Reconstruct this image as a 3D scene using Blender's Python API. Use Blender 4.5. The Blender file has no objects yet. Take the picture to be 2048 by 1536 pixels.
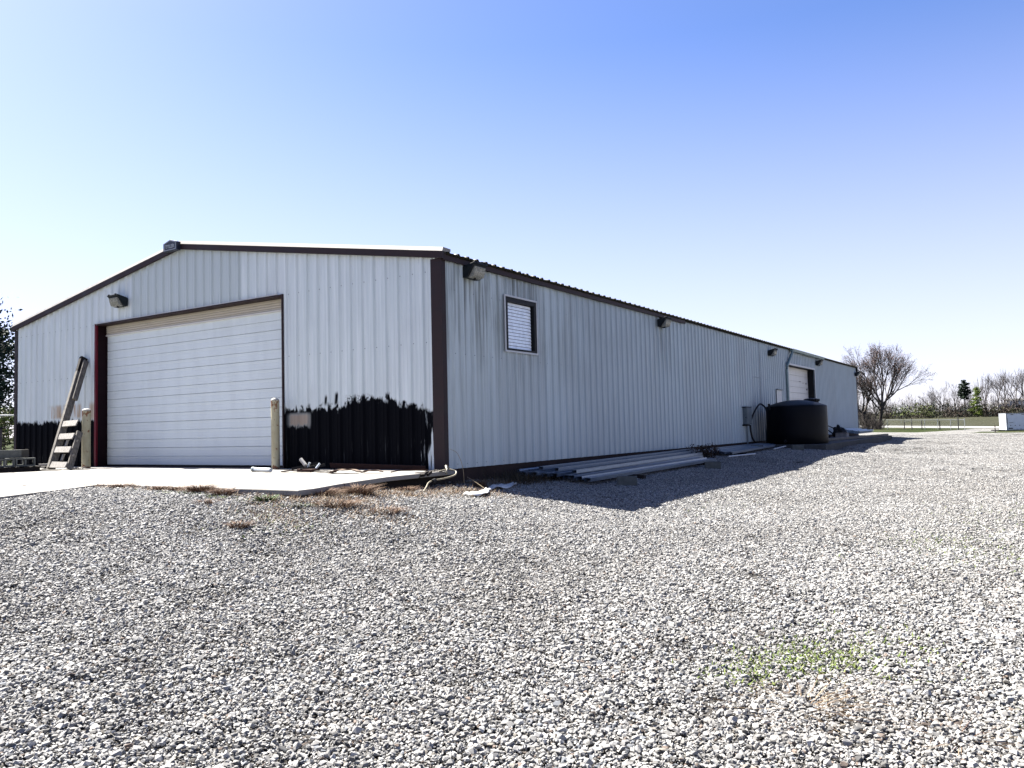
import bpy, bmesh, math, random
import numpy as np
from mathutils import Vector, Matrix
R = math.radians
rnd = random.Random(7)
scene = bpy.context.scene
COL = scene.collection

# ------------------------------------------------------------------ materials
class G:
    """small node-graph helper"""
    def __init__(s, name):
        s.m = bpy.data.materials.new(name); s.m.use_nodes = True
        s.t = s.m.node_tree; s.b = s.t.nodes['Principled BSDF']
    def put(s, sock, v):
        if isinstance(v, bpy.types.NodeSocket): s.t.links.new(v, sock)
        elif v is not None:
            if sock.type == 'RGBA' and not isinstance(v, float) and len(v) == 3: v = (*v, 1)
            sock.default_value = v
    def n(s, t, ins=None, out=0, **kw):
        d = s.t.nodes.new(t)
        for k, v in kw.items(): setattr(d, k, v)
        for k, v in (ins or {}).items(): s.put(d.inputs[k], v)
        return d.outputs[out]
    def m_(s, op, a, b=0.0, c=0.0, clamp=False):
        d = s.t.nodes.new('ShaderNodeMath'); d.operation = op; d.use_clamp = clamp
        for i, v in enumerate((a, b, c)): s.put(d.inputs[i], v)
        return d.outputs[0]
    def mix(s, f, a, b, mode='MIX'):
        d = s.t.nodes.new('ShaderNodeMix'); d.data_type = 'RGBA'; d.blend_type = mode
        s.put(d.inputs[0], f); s.put(d.inputs[6], a); s.put(d.inputs[7], b)
        return d.outputs[2]
    def pos(s): return s.n('ShaderNodeNewGeometry')
    def obj(s): return s.n('ShaderNodeTexCoord', out='Object')
    def sep(s, v):
        d = s.t.nodes.new('ShaderNodeSeparateXYZ'); s.put(d.inputs[0], v); return d.outputs
    def comb(s, x, y, z):
        d = s.t.nodes.new('ShaderNodeCombineXYZ')
        for i, v in enumerate((x, y, z)): s.put(d.inputs[i], v)
        return d.outputs[0]
    def noise(s, v, scale, detail=3.0, rough=.5, out='Fac'):
        return s.n('ShaderNodeTexNoise', {'Vector': v, 'Scale': float(scale), 'Detail': float(detail), 'Roughness': float(rough)}, out)
    def smooth(s, x, a, b, lo=0.0, hi=1.0):
        d = s.t.nodes.new('ShaderNodeMapRange'); d.interpolation_type = 'SMOOTHSTEP'
        for i, v in enumerate((x, a, b, lo, hi)): s.put(d.inputs[i], float(v) if not isinstance(v, bpy.types.NodeSocket) else v)
        return d.outputs[0]
    def box(s, x, x0, x1, soft):
        return s.m_('MULTIPLY', s.smooth(x, x0 - soft, x0 + soft), s.smooth(x, x1 - soft, x1 + soft, 1, 0))
    def scl(s, v, x, y, z):
        return s.n('ShaderNodeVectorMath', {0: v, 1: (x, y, z)}, operation='MULTIPLY')
    def bump(s, h, strength=.3, dist=.02):
        return s.n('ShaderNodeBump', {'Height': h, 'Strength': float(strength), 'Distance': float(dist)})
    def done(s, color, rough=.6, metal=0.0, normal=None, spec=.5):
        s.put(s.b.inputs['Base Color'], color); s.put(s.b.inputs['Roughness'], rough)
        s.put(s.b.inputs['Metallic'], metal); s.put(s.b.inputs['Specular IOR Level'], spec)
        if normal is not None: s.put(s.b.inputs['Normal'], normal)
        return s.m

def plain(name, c, rough=.6, metal=0.0, var=.25, scale=9.0, spec=.5, bump=0.0):
    """one base colour broken up by two sizes of wear"""
    g = G(name); v = g.obj()
    f = g.m_('ADD', g.m_('MULTIPLY', g.noise(v, scale, 5), .6), g.m_('MULTIPLY', g.noise(v, scale * 7, 3), .4))
    lo = tuple(x * (1 - var) for x in c); hi = tuple(min(1, x * (1 + var)) for x in c)
    nb = g.bump(f, bump, .01) if bump else None
    rr = g.smooth(f, .3, .7, max(.05, rough - .1), min(1, rough + .1))
    return g.done(g.mix(g.smooth(f, .3, .7), lo, hi), rr, metal, nb, spec)

def mat_gable():
    g = G('painted_panel_with_black_coating'); p = g.pos(); x, y, z = g.sep(p)
    streak = g.noise(g.scl(p, 11, 11, .35), 1, 4, .6)
    blot = g.noise(g.scl(p, .8, .8, .8), 1, 3)
    base = g.mix(g.smooth(streak, .35, .7), (.49, .545, .55), (.58, .63, .635))
    base = g.mix(g.m_('MULTIPLY', g.smooth(blot, .45, .75), .25), base, (.38, .405, .42))
    pan = g.n('ShaderNodeTexWhiteNoise', {'W': g.m_('FLOOR', g.m_('DIVIDE', x, .9144))}, 'Value', noise_dimensions='1D')
    base = g.mix(g.m_('MULTIPLY', pan, .16), base, (.36, .39, .41))
    # greyer replacement sheets above the door
    pat = g.m_('MULTIPLY', g.box(x, -9.63, -5.5, .01), g.smooth(z, 3.62, 3.64))
    base = g.mix(g.m_('MULTIPLY', pat, .8), base, (.37, .42, .425))
    # rust stains by the door
    rn = g.noise(g.scl(p, 7, 7, 1.2), 1, 3)
    rust = g.m_('MULTIPLY', g.box(x, -13.45, -11.9, .08), g.box(z, 1.27, 1.62, .05))
    rust = g.m_('MULTIPLY', rust, g.smooth(rn, .36, .62))
    r2 = g.m_('MULTIPLY', g.box(x, -11.5, -11.2, .06), g.box(z, 1.2, 1.62, .08))
    rust = g.m_('MAXIMUM', rust, g.m_('MULTIPLY', r2, .8))
    base = g.mix(g.m_('MULTIPLY', rust, .75), base, (.30, .17, .06))
    # black coating along the bottom
    fine = g.noise(g.scl(p, 10, 10, 4.5), 1, 3, .6)
    wide = g.noise(g.comb(g.m_('MULTIPLY', x, 2.2), 3.1, 0.0), 1, 2)
    h = g.m_('ADD', .99, g.m_('MULTIPLY', wide, .16))
    h = g.m_('ADD', h, g.m_('MULTIPLY', fine, .17))
    mid = g.noise(g.comb(g.m_('MULTIPLY', x, 8.0), 0.0, g.m_('MULTIPLY', z, 5.0)), 1, 2, .5)
    h = g.m_('ADD', h, g.m_('MULTIPLY', g.smooth(mid, .40, .66), g.smooth(x, -8, -5, .06, .12)))
    hump = g.m_('MULTIPLY', g.smooth(x, -2.75, -2.1), g.smooth(x, -1.15, -.95, 1, 0))
    h = g.m_('ADD', h, g.m_('MULTIPLY', hump, .13))
    h = g.m_('ADD', h, g.m_('MULTIPLY', g.smooth(x, -.85, -.2, 0, -1), .10))
    feather = g.m_('MULTIPLY', g.m_('SUBTRACT', g.noise(g.comb(g.m_('MULTIPLY', x, 30), 2.0, g.m_('MULTIPLY', z, 3)), 1, 3, .6), .5), .16)
    k = g.smooth(g.m_('ADD', g.m_('SUBTRACT', h, z), feather), -.06, .04)
    # spatter above the edge
    sp = g.m_('MULTIPLY', g.box(x, -2.4, -1.75, .1), g.box(z, 1.22, 1.42, .06))
    sp = g.m_('MULTIPLY', sp, g.smooth(g.noise(p, 26, 3), .47, .56))
    k = g.m_('MAXIMUM', k, g.m_('MULTIPLY', sp, .85))
    xs = g.m_('SUBTRACT', x, g.m_('MULTIPLY', z, .13))
    for a, b, z0, z1 in ((-3.17, -3.10, 1.27, 1.45), (-2.89, -2.80, 1.26, 1.50)):
        k = g.m_('MAXIMUM', k, g.m_('MULTIPLY', g.box(xs, a, b, .03), g.box(z, z0, z1, .05)))
    # bare beige patch by the door, bare streaks by the corner, pale streaks low down painting in the coating's sheen
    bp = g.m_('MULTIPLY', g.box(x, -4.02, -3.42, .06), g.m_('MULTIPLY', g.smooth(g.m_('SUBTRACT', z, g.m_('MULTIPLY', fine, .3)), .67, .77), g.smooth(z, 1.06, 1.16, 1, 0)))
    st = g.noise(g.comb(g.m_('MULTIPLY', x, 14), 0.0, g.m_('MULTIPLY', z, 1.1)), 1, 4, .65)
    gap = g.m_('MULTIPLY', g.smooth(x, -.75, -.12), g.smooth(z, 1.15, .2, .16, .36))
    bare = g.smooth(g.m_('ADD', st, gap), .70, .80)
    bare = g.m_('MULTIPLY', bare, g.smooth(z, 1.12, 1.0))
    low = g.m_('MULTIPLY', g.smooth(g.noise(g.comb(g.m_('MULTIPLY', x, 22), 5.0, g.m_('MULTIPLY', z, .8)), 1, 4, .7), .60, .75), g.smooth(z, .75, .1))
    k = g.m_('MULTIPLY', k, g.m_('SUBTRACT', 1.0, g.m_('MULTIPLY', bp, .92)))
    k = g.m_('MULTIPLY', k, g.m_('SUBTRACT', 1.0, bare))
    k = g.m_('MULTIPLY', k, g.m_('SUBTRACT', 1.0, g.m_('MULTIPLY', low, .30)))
    door = g.box(x, -11.19, -4.2, .01)
    k = g.m_('MULTIPLY', k, g.m_('SUBTRACT', 1.0, door))
    base = g.mix(bp, base, (.27, .22, .18))
    col = g.mix(k, base, (.0020, .0024, .0042))
    nb = g.bump(g.noise(g.scl(p, 1.6, 1.6, .9), 1, 2), .12, .05)
    return g.done(col, g.m_('ADD', .40, g.m_('MULTIPLY', k, .3)), 0.0, nb, g.m_('SUBTRACT', .4, g.m_('MULTIPLY', k, .36)))

def mat_long():
    g = G('weathered_white_panel'); p = g.pos(); x, y, z = g.sep(p)
    streak = g.noise(g.scl(p, 9, 9, .3), 1, 5, .65)
    fine = g.noise(g.scl(p, 30, 30, .5), 1, 3, .6)
    blot = g.noise(g.scl(p, .7, .7, .7), 1, 3)
    base = g.mix(g.smooth(streak, .3, .7), (.275, .34, .375), (.36, .425, .465))
    base = g.mix(g.m_('MULTIPLY', g.smooth(fine, .5, .75), .3), base, (.23, .25, .26))
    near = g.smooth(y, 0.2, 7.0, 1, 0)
    base = g.mix(g.m_('MULTIPLY', near, .55), base, (.56, .62, .61))  # lighter base colour paints in the brighter light near the corner
    pan = g.n('ShaderNodeTexWhiteNoise', {'W': g.m_('FLOOR', g.m_('DIVIDE', y, .9144))}, 'Value', noise_dimensions='1D')
    base = g.mix(g.m_('MULTIPLY', pan, .30), base, (.24, .265, .28))
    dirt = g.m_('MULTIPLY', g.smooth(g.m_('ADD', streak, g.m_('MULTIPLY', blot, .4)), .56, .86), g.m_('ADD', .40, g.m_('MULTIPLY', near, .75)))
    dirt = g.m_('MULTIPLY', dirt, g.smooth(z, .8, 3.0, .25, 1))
    base = g.mix(g.m_('MULTIPLY', dirt, .72), base, (.11, .125, .115))
    for yc in (1.0, 10.35, 2.75):
        s2 = g.m_('MULTIPLY', g.box(y, yc - .45, yc + .55, .25), g.smooth(z, 1.9, 3.5))
        s2 = g.m_('MULTIPLY', s2, g.smooth(streak, .38, .62))
        base = g.mix(g.m_('MULTIPLY', s2, .75), base, (.07, .08, .075))
    # dark streaks low on the wall behind the box and the tank
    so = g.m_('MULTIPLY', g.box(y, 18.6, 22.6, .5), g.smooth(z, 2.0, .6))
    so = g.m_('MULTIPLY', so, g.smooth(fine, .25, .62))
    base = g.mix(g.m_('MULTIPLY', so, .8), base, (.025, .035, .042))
    nb = g.bump(g.noise(g.scl(p, 1.3, 1.3, .8), 1, 2), .15, .05)
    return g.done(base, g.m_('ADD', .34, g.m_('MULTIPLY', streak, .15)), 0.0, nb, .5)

def mat_slab():
    g = G('pale_concrete'); p = g.pos()
    a = g.noise(p, 1.1, 5, .6); b = g.noise(p, 38, 3)
    c = g.mix(g.smooth(a, .3, .75), (.16, .152, .14), (.205, .197, .185))
    c = g.mix(g.m_('MULTIPLY', g.smooth(b, .55, .75), .3), c, (.19, .17, .15))
    ck = g.n('ShaderNodeTexVoronoi', {'Vector': g.n('ShaderNodeVectorMath', {0: p, 1: g.scl(g.noise(p, 2.0, 4, out='Color'), .5, .5, 0)}, operation='ADD'), 'Scale': .42}, 'Distance', feature='DISTANCE_TO_EDGE')
    c = g.mix(g.smooth(ck, .003, .010, .95, 0), c, (.03, .026, .022))
    return g.done(c, .9, 0, g.bump(b, .25, .006), .3)

def mat_ground():
    g = G('gravel_and_turf_ground'); p = g.pos(); x, y, z = g.sep(p)
    att = g.n('ShaderNodeAttribute', attribute_name='gravel', out='Fac')
    fld = g.n('ShaderNodeAttribute', attribute_name='field', out='Fac')
    near = g.n('ShaderNodeAttribute', attribute_name='strewn', out='Fac')
    v = g.n('ShaderNodeTexVoronoi', {'Vector': p, 'Scale': 19.0}, 'Color')
    d = g.n('ShaderNodeTexVoronoi', {'Vector': p, 'Scale': 19.0}, 'Distance')
    vr = g.sep(v)[0]
    big = g.noise(p, .35, 4)
    stone = g.mix(vr, (.075, .074, .071), (.225, .222, .213))
    stone = g.mix(g.smooth(big, .4, .7), stone, (.165, .162, .154))
    shade_soil = g.mix(vr, (.03, .028, .026), (.075, .072, .069))  # darker bed colour carries the shade of gravel deep between the stones
    gcol = g.mix(near, stone, shade_soil)
    t1 = g.noise(p, .25, 4); t2 = g.noise(p, 3.5, 4)
    turf = g.mix(g.smooth(t2, .35, .7), (.015, .025, .006), (.029, .039, .013))
    turf = g.mix(g.smooth(t1, .45, .7), turf, (.052, .049, .029))
    dry = g.mix(g.smooth(g.noise(g.scl(p, .05, .22, .1), 1, 4), .35, .7), (.028, .031, .018), (.046, .045, .031))
    veg = g.mix(fld, turf, dry)
    edge = g.smooth(g.m_('ADD', att, g.m_('MULTIPLY', g.m_('SUBTRACT', t2, .5), .6)), .4, .6)
    col = g.mix(edge, veg, gcol)
    nb = g.bump(g.m_('ADD', g.m_('MULTIPLY', d, -1.0), g.m_('MULTIPLY', vr, .8)), .9, .05)
    return g.done(col, .95, 0, nb, .04)

def mat_stone():
    g = G('crushed_limestone'); a = g.n('ShaderNodeAttribute', attribute_name='stone', out='Color')
    p = g.obj(); n = g.noise(p, 160, 3)
    r = g.n('ShaderNodeObjectInfo', out='Random')
    w = g.noise(g.pos(), .45, 3)
    c = g.mix(g.smooth(n, .35, .7, 0, .3), a, (.06, .059, .057))
    c = g.mix(g.smooth(w, .4, .72, 0, .22), c, (.095, .085, .073))
    return g.done(c, .85, 0, g.bump(n, .3, .002), .25)

def attr_mat(name, rough=.8, tint=None, spec=.2, trans=0.0):
    g = G(name); a = g.n('ShaderNodeAttribute', attribute_name='tone', out='Color')
    if trans: g.put(g.b.inputs['Subsurface Weight'], 0.0)
    return g.done(a, rough, 0, None, spec)

def mat_wood(name, a=(.07, .064, .056), b=(.17, .155, .135)):
    g = G(name); p = g.obj()
    w = g.noise(g.scl(p, 14, 14, 2.2), 2.2, 5, .65); k = g.noise(p, 9, 3)
    c = g.mix(g.smooth(w, .3, .7), a, b)
    c = g.mix(g.smooth(k, .6, .75, 0, .6), c, (.03, .026, .022))
    return g.done(c, .85, 0, g.bump(w, .35, .006), .2)

def mat_bollard():
    g = G('chalky_cream_paint_with_rust'); p = g.obj(); x, y, z = g.sep(p)
    a = g.noise(g.scl(p, 6, 6, 2), 1, 4, .6); b = g.noise(p, 14, 4)
    c = g.mix(g.smooth(a, .35, .7), (.30, .27, .17), (.40, .37, .25))
    ends = g.m_('MAXIMUM', g.smooth(z, .16, .02), g.smooth(z, 1.18, 1.34))
    rf = g.smooth(g.m_('ADD', b, g.m_('MULTIPLY', ends, .15)), .60, .72)
    c = g.mix(rf, c, (.15, .06, .022))
    return g.done(c, .6, 0, g.bump(b, .2, .004), .4)

def mat_galv(name='galvanised_steel', c0=(.30, .33, .37), c1=(.40, .44, .48), metal=.55, rough=.42):
    g = G(name); p = g.obj()
    v = g.sep(g.n('ShaderNodeTexVoronoi', {'Vector': p, 'Scale': 26.0}, 'Color'))[0]
    n = g.noise(p, 3, 4)
    c = g.mix(g.m_('MULTIPLY', g.m_('ADD', v, n), .5), c0, c1)
    return g.done(c, g.m_('ADD', rough - .08, g.m_('MULTIPLY', n, .2)), metal, None, .5)

def mat_tank():
    g = G('black_polyethylene'); p = g.obj()
    n = g.noise(g.scl(p, 1.2, 1.2, .7), 1.5, 4); f = g.noise(p, 30, 3)
    c = g.mix(g.smooth(n, .4, .7), (.0014, .0018, .0038), (.0024, .003, .0052))
    return g.done(c, g.m_('ADD', .42, g.m_('MULTIPLY', f, .12)), 0, None, .09)

def mat_door(name, c):
    g = G(name); p = g.pos(); a = g.noise(g.scl(p, 3, 3, .8), 1, 4, .6); f = g.noise(p, 22, 3)
    x, y, z = g.sep(p)
    lo = tuple(k * .93 for k in c)
    k = g.mix(g.smooth(a, .35, .72), c, lo)
    k = g.mix(g.m_('MULTIPLY', g.smooth(f, .62, .74), .3), k, tuple(q * .6 for q in c))
    k = g.mix(g.smooth(g.m_('ADD', z, g.m_('MULTIPLY', a, .5)), .9, .25, 0, .25), k, (.36, .35, .34))
    return g.done(k, .42, 0, g.bump(g.noise(p, 1.5, 2), .08, .03), .5)

def mat_eave():
    g = G('brown_trim_with_moss'); p = g.pos(); x, y, z = g.sep(p)
    n = g.noise(p, 26, 4, .65)
    c = g.mix(g.noise(p, 3, 3), (.016, .0085, .0095), (.028, .015, .016))
    return g.done(c, .6, 0, None, .2)

def mat_roof():
    g = G('bare_roof_sheet_with_moss'); p = g.pos(); n = g.noise(p, 12, 4, .65)
    c = g.mix(g.smooth(n, .45, .65), (.25, .255, .25), (.04, .04, .016))
    c = g.mix(g.smooth(g.sep(p)[0], -.9, -.25), c, g.mix(n, (.006, .006, .004), (.026, .022, .009)))   # mossed-over eave
    return g.done(c, .55, .2, None, .4)

M = dict(
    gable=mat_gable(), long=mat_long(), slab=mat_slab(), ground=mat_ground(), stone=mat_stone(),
    back=plain('painted_panel', (.60, .62, .63), .4, var=.08), eave=mat_eave(), roof=mat_roof(),
    brown=plain('dark_brown_trim', (.021, .0115, .0125), .6, var=.25, scale=2.5, spec=.2),
    raketop=plain('cream_trim', (.19, .18, .168), .6, var=.1, spec=.3), red=plain('dark_red_paint', (.085, .002, .009), .6, var=.2, spec=.2),
    maroon=plain('maroon_jamb', (.0075, .0016, .0035), .65, var=.25, spec=.15),
    door=mat_door('white_door_paint', (.545, .60, .615)), door2=mat_door('yellowed_white_door_paint', (.52, .51, .49)),
    hood=mat_door('beige_door_top', (.42, .385, .32)), white=plain('white_trim', (.40, .41, .42), .5, var=.12),
    dark=plain('near_black_metal', (.006, .0065, .008), .6, var=.3, spec=.2), black=plain('black_rubber', (.005, .005, .006), .6, var=.3, spec=.2),
    bronze=plain('dark_green_grey_lamp_metal', (.006, .0095, .012), .55, var=.3, spec=.25),
    lens=plain('dusty_prismatic_glass', (.20, .20, .175), .3, var=.35, scale=30, spec=.5),
    louver=plain('white_shutter_blade', (.74, .79, .84), .3, var=.06), sign=plain('navy_enamel', (.004, .006, .018), .5, var=.2),
    signtext=plain('pale_sign_metal', (.30, .33, .36), .4, var=.1), wood=mat_wood('grey_weathered_timber'),
    tread=mat_wood('pale_bleached_timber', (.16, .15, .135), (.29, .275, .255)), boll=mat_bollard(), cap=plain('pale_concrete_cap', (.34, .325, .30), .8),
    block=plain('grey_concrete_block', (.085, .09, .085), .95, var=.2, scale=14, spec=.2, bump=.4), galv=mat_galv(),
    tank=mat_tank(), hose=plain('dirty_cream_hose', (.17, .15, .105), .5, var=.25), rustm=plain('rusty_steel', (.032, .014, .010), .85, var=.4, scale=14, spec=.2),
    boxm=plain('grey_meter_box', (.10, .125, .14), .5, .2, var=.2), gut=mat_galv('green_grey_gutter', (.09, .14, .145), (.16, .22, .225), .2, .45),
    plastic=plain('white_plastic_sheet', (.38, .385, .39), .4, var=.12), cardboard=plain('brown_cardboard', (.12, .08, .055), .85),
    sheet=mat_galv('pale_blue_steel_sheet', (.22, .275, .31), (.32, .38, .41), .2, .45), trailer=plain('white_trailer_skin', (.50, .53, .58), .35, var=.06, scale=2),
    trim2=plain('grey_aluminium_trim', (.24, .255, .27), .4, .3), bark=plain('grey_brown_bark', (.042, .035, .031), .9, var=.4, scale=6, spec=.2),
    bark2=plain('pale_grey_bark', (.085, .076, .072), .9, var=.35, scale=4, spec=.2), leaf=attr_mat('foliage_tones'),
    road=plain('pale_road_surface', (.19, .187, .18), .9, var=.1, scale=.3, spec=.2), fence=mat_galv('fence_steel', (.26, .27, .27), (.40, .41, .41), .4, .5),
    post=plain('dark_fence_post', (.025, .025, .026), .6), rail=plain('pale_fence_rail', (.30, .305, .31), .5), conc=plain('curb_concrete', (.028, .018, .016), .95, var=.35, scale=5, spec=.15),
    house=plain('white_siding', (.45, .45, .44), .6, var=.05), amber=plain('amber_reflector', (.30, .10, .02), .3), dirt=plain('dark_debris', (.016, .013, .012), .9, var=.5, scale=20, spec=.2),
)
# ------------------------------------------------------------------ meshes
class MB:
    def __init__(s): s.v = []; s.f = []
    def add(s, vs, fs):
        o = len(s.v); s.v += [tuple(map(float, q)) for q in vs]; s.f += [tuple(i + o for i in f) for f in fs]; return s
    def box(s, a, b):
        (x0, y0, z0), (x1, y1, z1) = a, b
        return s.add([(x0, y0, z0), (x1, y0, z0), (x1, y1, z0), (x0, y1, z0), (x0, y0, z1), (x1, y0, z1), (x1, y1, z1), (x0, y1, z1)],
                     [(0, 3, 2, 1), (4, 5, 6, 7), (0, 1, 5, 4), (1, 2, 6, 5), (2, 3, 7, 6), (3, 0, 4, 7)])
    def obox(s, c, ux, uy, uz):
        """box from its centre and three half-axes"""
        c, ux, uy, uz = (Vector(q) for q in (c, ux, uy, uz)); vs = []
        for k in (-1, 1):
            for i, j in ((-1, -1), (1, -1), (1, 1), (-1, 1)): vs.append(c + ux * i + uy * j + uz * k)
        return s.add(vs, [(0, 3, 2, 1), (4, 5, 6, 7), (0, 1, 5, 4), (1, 2, 6, 5), (2, 3, 7, 6), (3, 0, 4, 7)])
    def beam(s, a, b, w, t, up=(0, 0, 1)):
        a, b = Vector(a), Vector(b); d = (b - a); n = d.normalized(); sd = n.cross(Vector(up))
        if sd.length < 1e-4: sd = n.cross(Vector((1, 0, 0)))
        sd.normalize(); u = sd.cross(n)
        return s.obox((a + b) / 2, d / 2, sd * w / 2, u * t / 2)
    def prism(s, poly, vec):
        n = len(poly); vec = Vector(vec); p = [Vector(q) for q in poly]
        return s.add(p + [q + vec for q in p], [tuple(range(n - 1, -1, -1)), tuple(range(n, 2 * n))] + [(i, (i + 1) % n, n + (i + 1) % n, n + i) for i in range(n)])
    def tube(s, pts, r, n=8, cap=True, r1=None):
        pts = [Vector(p) for p in pts]; m = len(pts); vs = []; fs = []; ref = Vector((.31, .17, .93))
        for i, p in enumerate(pts):
            d = (pts[min(i + 1, m - 1)] - pts[max(i - 1, 0)]).normalized()
            a = d.cross(ref)
            if a.length < .05: a = d.cross(Vector((1, 0, 0)))
            a.normalize(); b = d.cross(a)
            rr = r if r1 is None else r + (r1 - r) * i / (m - 1)
            vs += [p + (a * math.cos(2 * math.pi * k / n) + b * math.sin(2 * math.pi * k / n)) * rr for k in range(n)]
        for i in range(m - 1):
            fs += [(i * n + k, i * n + (k + 1) % n, (i + 1) * n + (k + 1) % n, (i + 1) * n + k) for k in range(n)]
        if cap: fs += [tuple(range(n - 1, -1, -1)), tuple(range((m - 1) * n, m * n))]
        return s.add(vs, fs)
    def lathe(s, prof, c, n=32):
        vs = []; fs = []
        for r, z in prof: vs += [(c[0] + r * math.cos(2 * math.pi * k / n), c[1] + r * math.sin(2 * math.pi * k / n), c[2] + z) for k in range(n)]
        for i in range(len(prof) - 1): fs += [(i * n + k, i * n + (k + 1) % n, (i + 1) * n + (k + 1) % n, (i + 1) * n + k) for k in range(n)]
        fs += [tuple(range(n - 1, -1, -1)), tuple(range((len(prof) - 1) * n, len(prof) * n))]
        return s.add(vs, fs)
    def build(s, name, mat, parent=None, smooth=False, bevel=0.0, base=None):
        me = bpy.data.meshes.new(name); o = bpy.data.objects.new(name, me)
        off = base
        if parent is not None:
            q = parent; off = Vector((0, 0, 0))
            while q is not None: off = off + Vector(q.location); q = q.parent
            off = tuple(off)
        off = off or (0, 0, 0)
        me.from_pydata([(a - off[0], b - off[1], c - off[2]) for a, b, c in s.v], [], s.f); me.update()
        me.materials.append(mat)
        if smooth:
            me.shade_smooth()
            if smooth != 'all': me.set_sharp_from_angle(angle=R(38))
        if bevel:
            md = o.modifiers.new('bevel', 'BEVEL'); md.width = bevel; md.segments = 2; md.limit_method = 'ANGLE'
        if parent is not None: o.parent = parent
        elif base is not None: o.location = base
        COL.objects.link(o); return o

def tag(o, label, cat, group=None):
    o['label'] = label; o['category'] = cat
    if group: o['group'] = group
    return o
def thing(name, label, cat, loc, group=None, rz=0):
    o = bpy.data.objects.new(name, None); o.location = loc; o.rotation_euler = (0, 0, rz); o.empty_display_size = .2
    COL.objects.link(o); return tag(o, label, cat, group)
def kind(o, k): o['kind'] = k; return o
def copy_tree(o, loc=None, rz=None, label=None, parent=None):
    c = o.copy(); COL.objects.link(c)
    if parent is not None: c.parent = parent
    if loc is not None: c.location = loc
    if rz is not None: c.rotation_euler = (0, 0, rz)
    if label: c['label'] = label
    for ch in list(o.children): copy_tree(ch, parent=c)
    return c
def tones(o, cols, dom='FACE'):
    a = o.data.attributes.new('tone', 'FLOAT_COLOR', dom)
    a.data.foreach_set('color', np.asarray([(*c, 1) for c in cols], dtype=np.float32).ravel())

# ------------------------------------------------------------------ camera, light, sky
CAM = (8.8814, -11.4664, 0.7034); yaw, pit, rol, f = .5729, .0557, -.0244, 1604.97
fw = Vector((-math.sin(yaw) * math.cos(pit), math.cos(yaw) * math.cos(pit), math.sin(pit)))
r0 = Vector((math.cos(yaw), math.sin(yaw), 0)); u0 = r0.cross(fw)
cr = r0 * math.cos(rol) + u0 * math.sin(rol); cu = -r0 * math.sin(rol) + u0 * math.cos(rol)
cd = bpy.data.cameras.new('camera'); cam = bpy.data.objects.new('camera', cd); COL.objects.link(cam)
cd.sensor_width = 36; cd.lens = f / 2048 * 36; cd.clip_start = .05; cd.clip_end = 4000
mm = Matrix((cr, cu, -fw)).transposed().to_4x4(); mm.translation = Vector(CAM); cam.matrix_world = mm
scene.camera = cam

SUN_EL, SUN_OFF = 51.0, 4.5          # the sun stands left of the view, a little behind the gable's plane
sd = Vector((-math.cos(R(SUN_EL)) * math.cos(R(SUN_OFF)), math.cos(R(SUN_EL)) * math.sin(R(SUN_OFF)), math.sin(R(SUN_EL))))
sl = bpy.data.lights.new('sun', 'SUN'); sl.energy = 5.0; sl.angle = R(.53); sl.color = (1, .955, .88)
so = bpy.data.objects.new('sun', sl); COL.objects.link(so); so.rotation_euler = sd.to_track_quat('Z', 'Y').to_euler(); so.location = (-20, 5, 30)
w = bpy.data.worlds.new('World'); scene.world = w; w.use_nodes = True
wt = w.node_tree; bg = wt.nodes['Background']
sky = wt.nodes.new('ShaderNodeTexSky'); sky.sky_type = 'NISHITA'; sky.sun_disc = False
sky.sun_elevation = R(SUN_EL); sky.sun_rotation = math.atan2(sd.x, sd.y)
sky.altitude = 3000; sky.air_density = .7; sky.dust_density = 6.0; sky.ozone_density = 2.0
tint = wt.nodes.new('ShaderNodeMix'); tint.data_type = 'RGBA'; tint.blend_type = 'MULTIPLY'; tint.inputs[0].default_value = 1.0; tint.inputs[7].default_value = (1.03, .95, 1, 1)
wt.links.new(sky.outputs[0], tint.inputs[6])
# pale low haze: the sky whitens towards the horizon
tc = wt.nodes.new('ShaderNodeTexCoord'); sp_ = wt.nodes.new('ShaderNodeSeparateXYZ')
mr = wt.nodes.new('ShaderNodeMapRange'); mr.inputs[1].default_value = 0.0; mr.inputs[2].default_value = .44; mr.inputs[3].default_value = 1.0; mr.inputs[4].default_value = 0.0
pw = wt.nodes.new('ShaderNodeMath'); pw.operation = 'POWER'; pw.inputs[1].default_value = 1.2
ml_ = wt.nodes.new('ShaderNodeMath'); ml_.operation = 'MULTIPLY'; ml_.inputs[1].default_value = .86
hs = wt.nodes.new('ShaderNodeHueSaturation'); hs.inputs['Saturation'].default_value = 1.15; hs.inputs['Value'].default_value = 1.03
hz_ = wt.nodes.new('ShaderNodeMix'); hz_.data_type = 'RGBA'; hz_.inputs[7].default_value = (3.12, 2.90, 2.98, 1)
for a_, b_ in ((tc.outputs['Generated'], sp_.inputs[0]), (sp_.outputs[2], mr.inputs[0]), (mr.outputs[0], pw.inputs[0]), (pw.outputs[0], ml_.inputs[0]), (ml_.outputs[0], hz_.inputs[0]),
               (tint.outputs[2], hs.inputs['Color']), (hs.outputs[0], hz_.inputs[6]), (hz_.outputs[2], bg.inputs['Color'])): wt.links.new(a_, b_)
bg.inputs['Strength'].default_value = .055
vs = scene.view_settings; vs.view_transform = 'Standard'; vs.look = 'None'; vs.exposure = 2.62; vs.gamma = 1.0
scene.cycles.max_bounces = 6; scene.cycles.diffuse_bounces = 4
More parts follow.
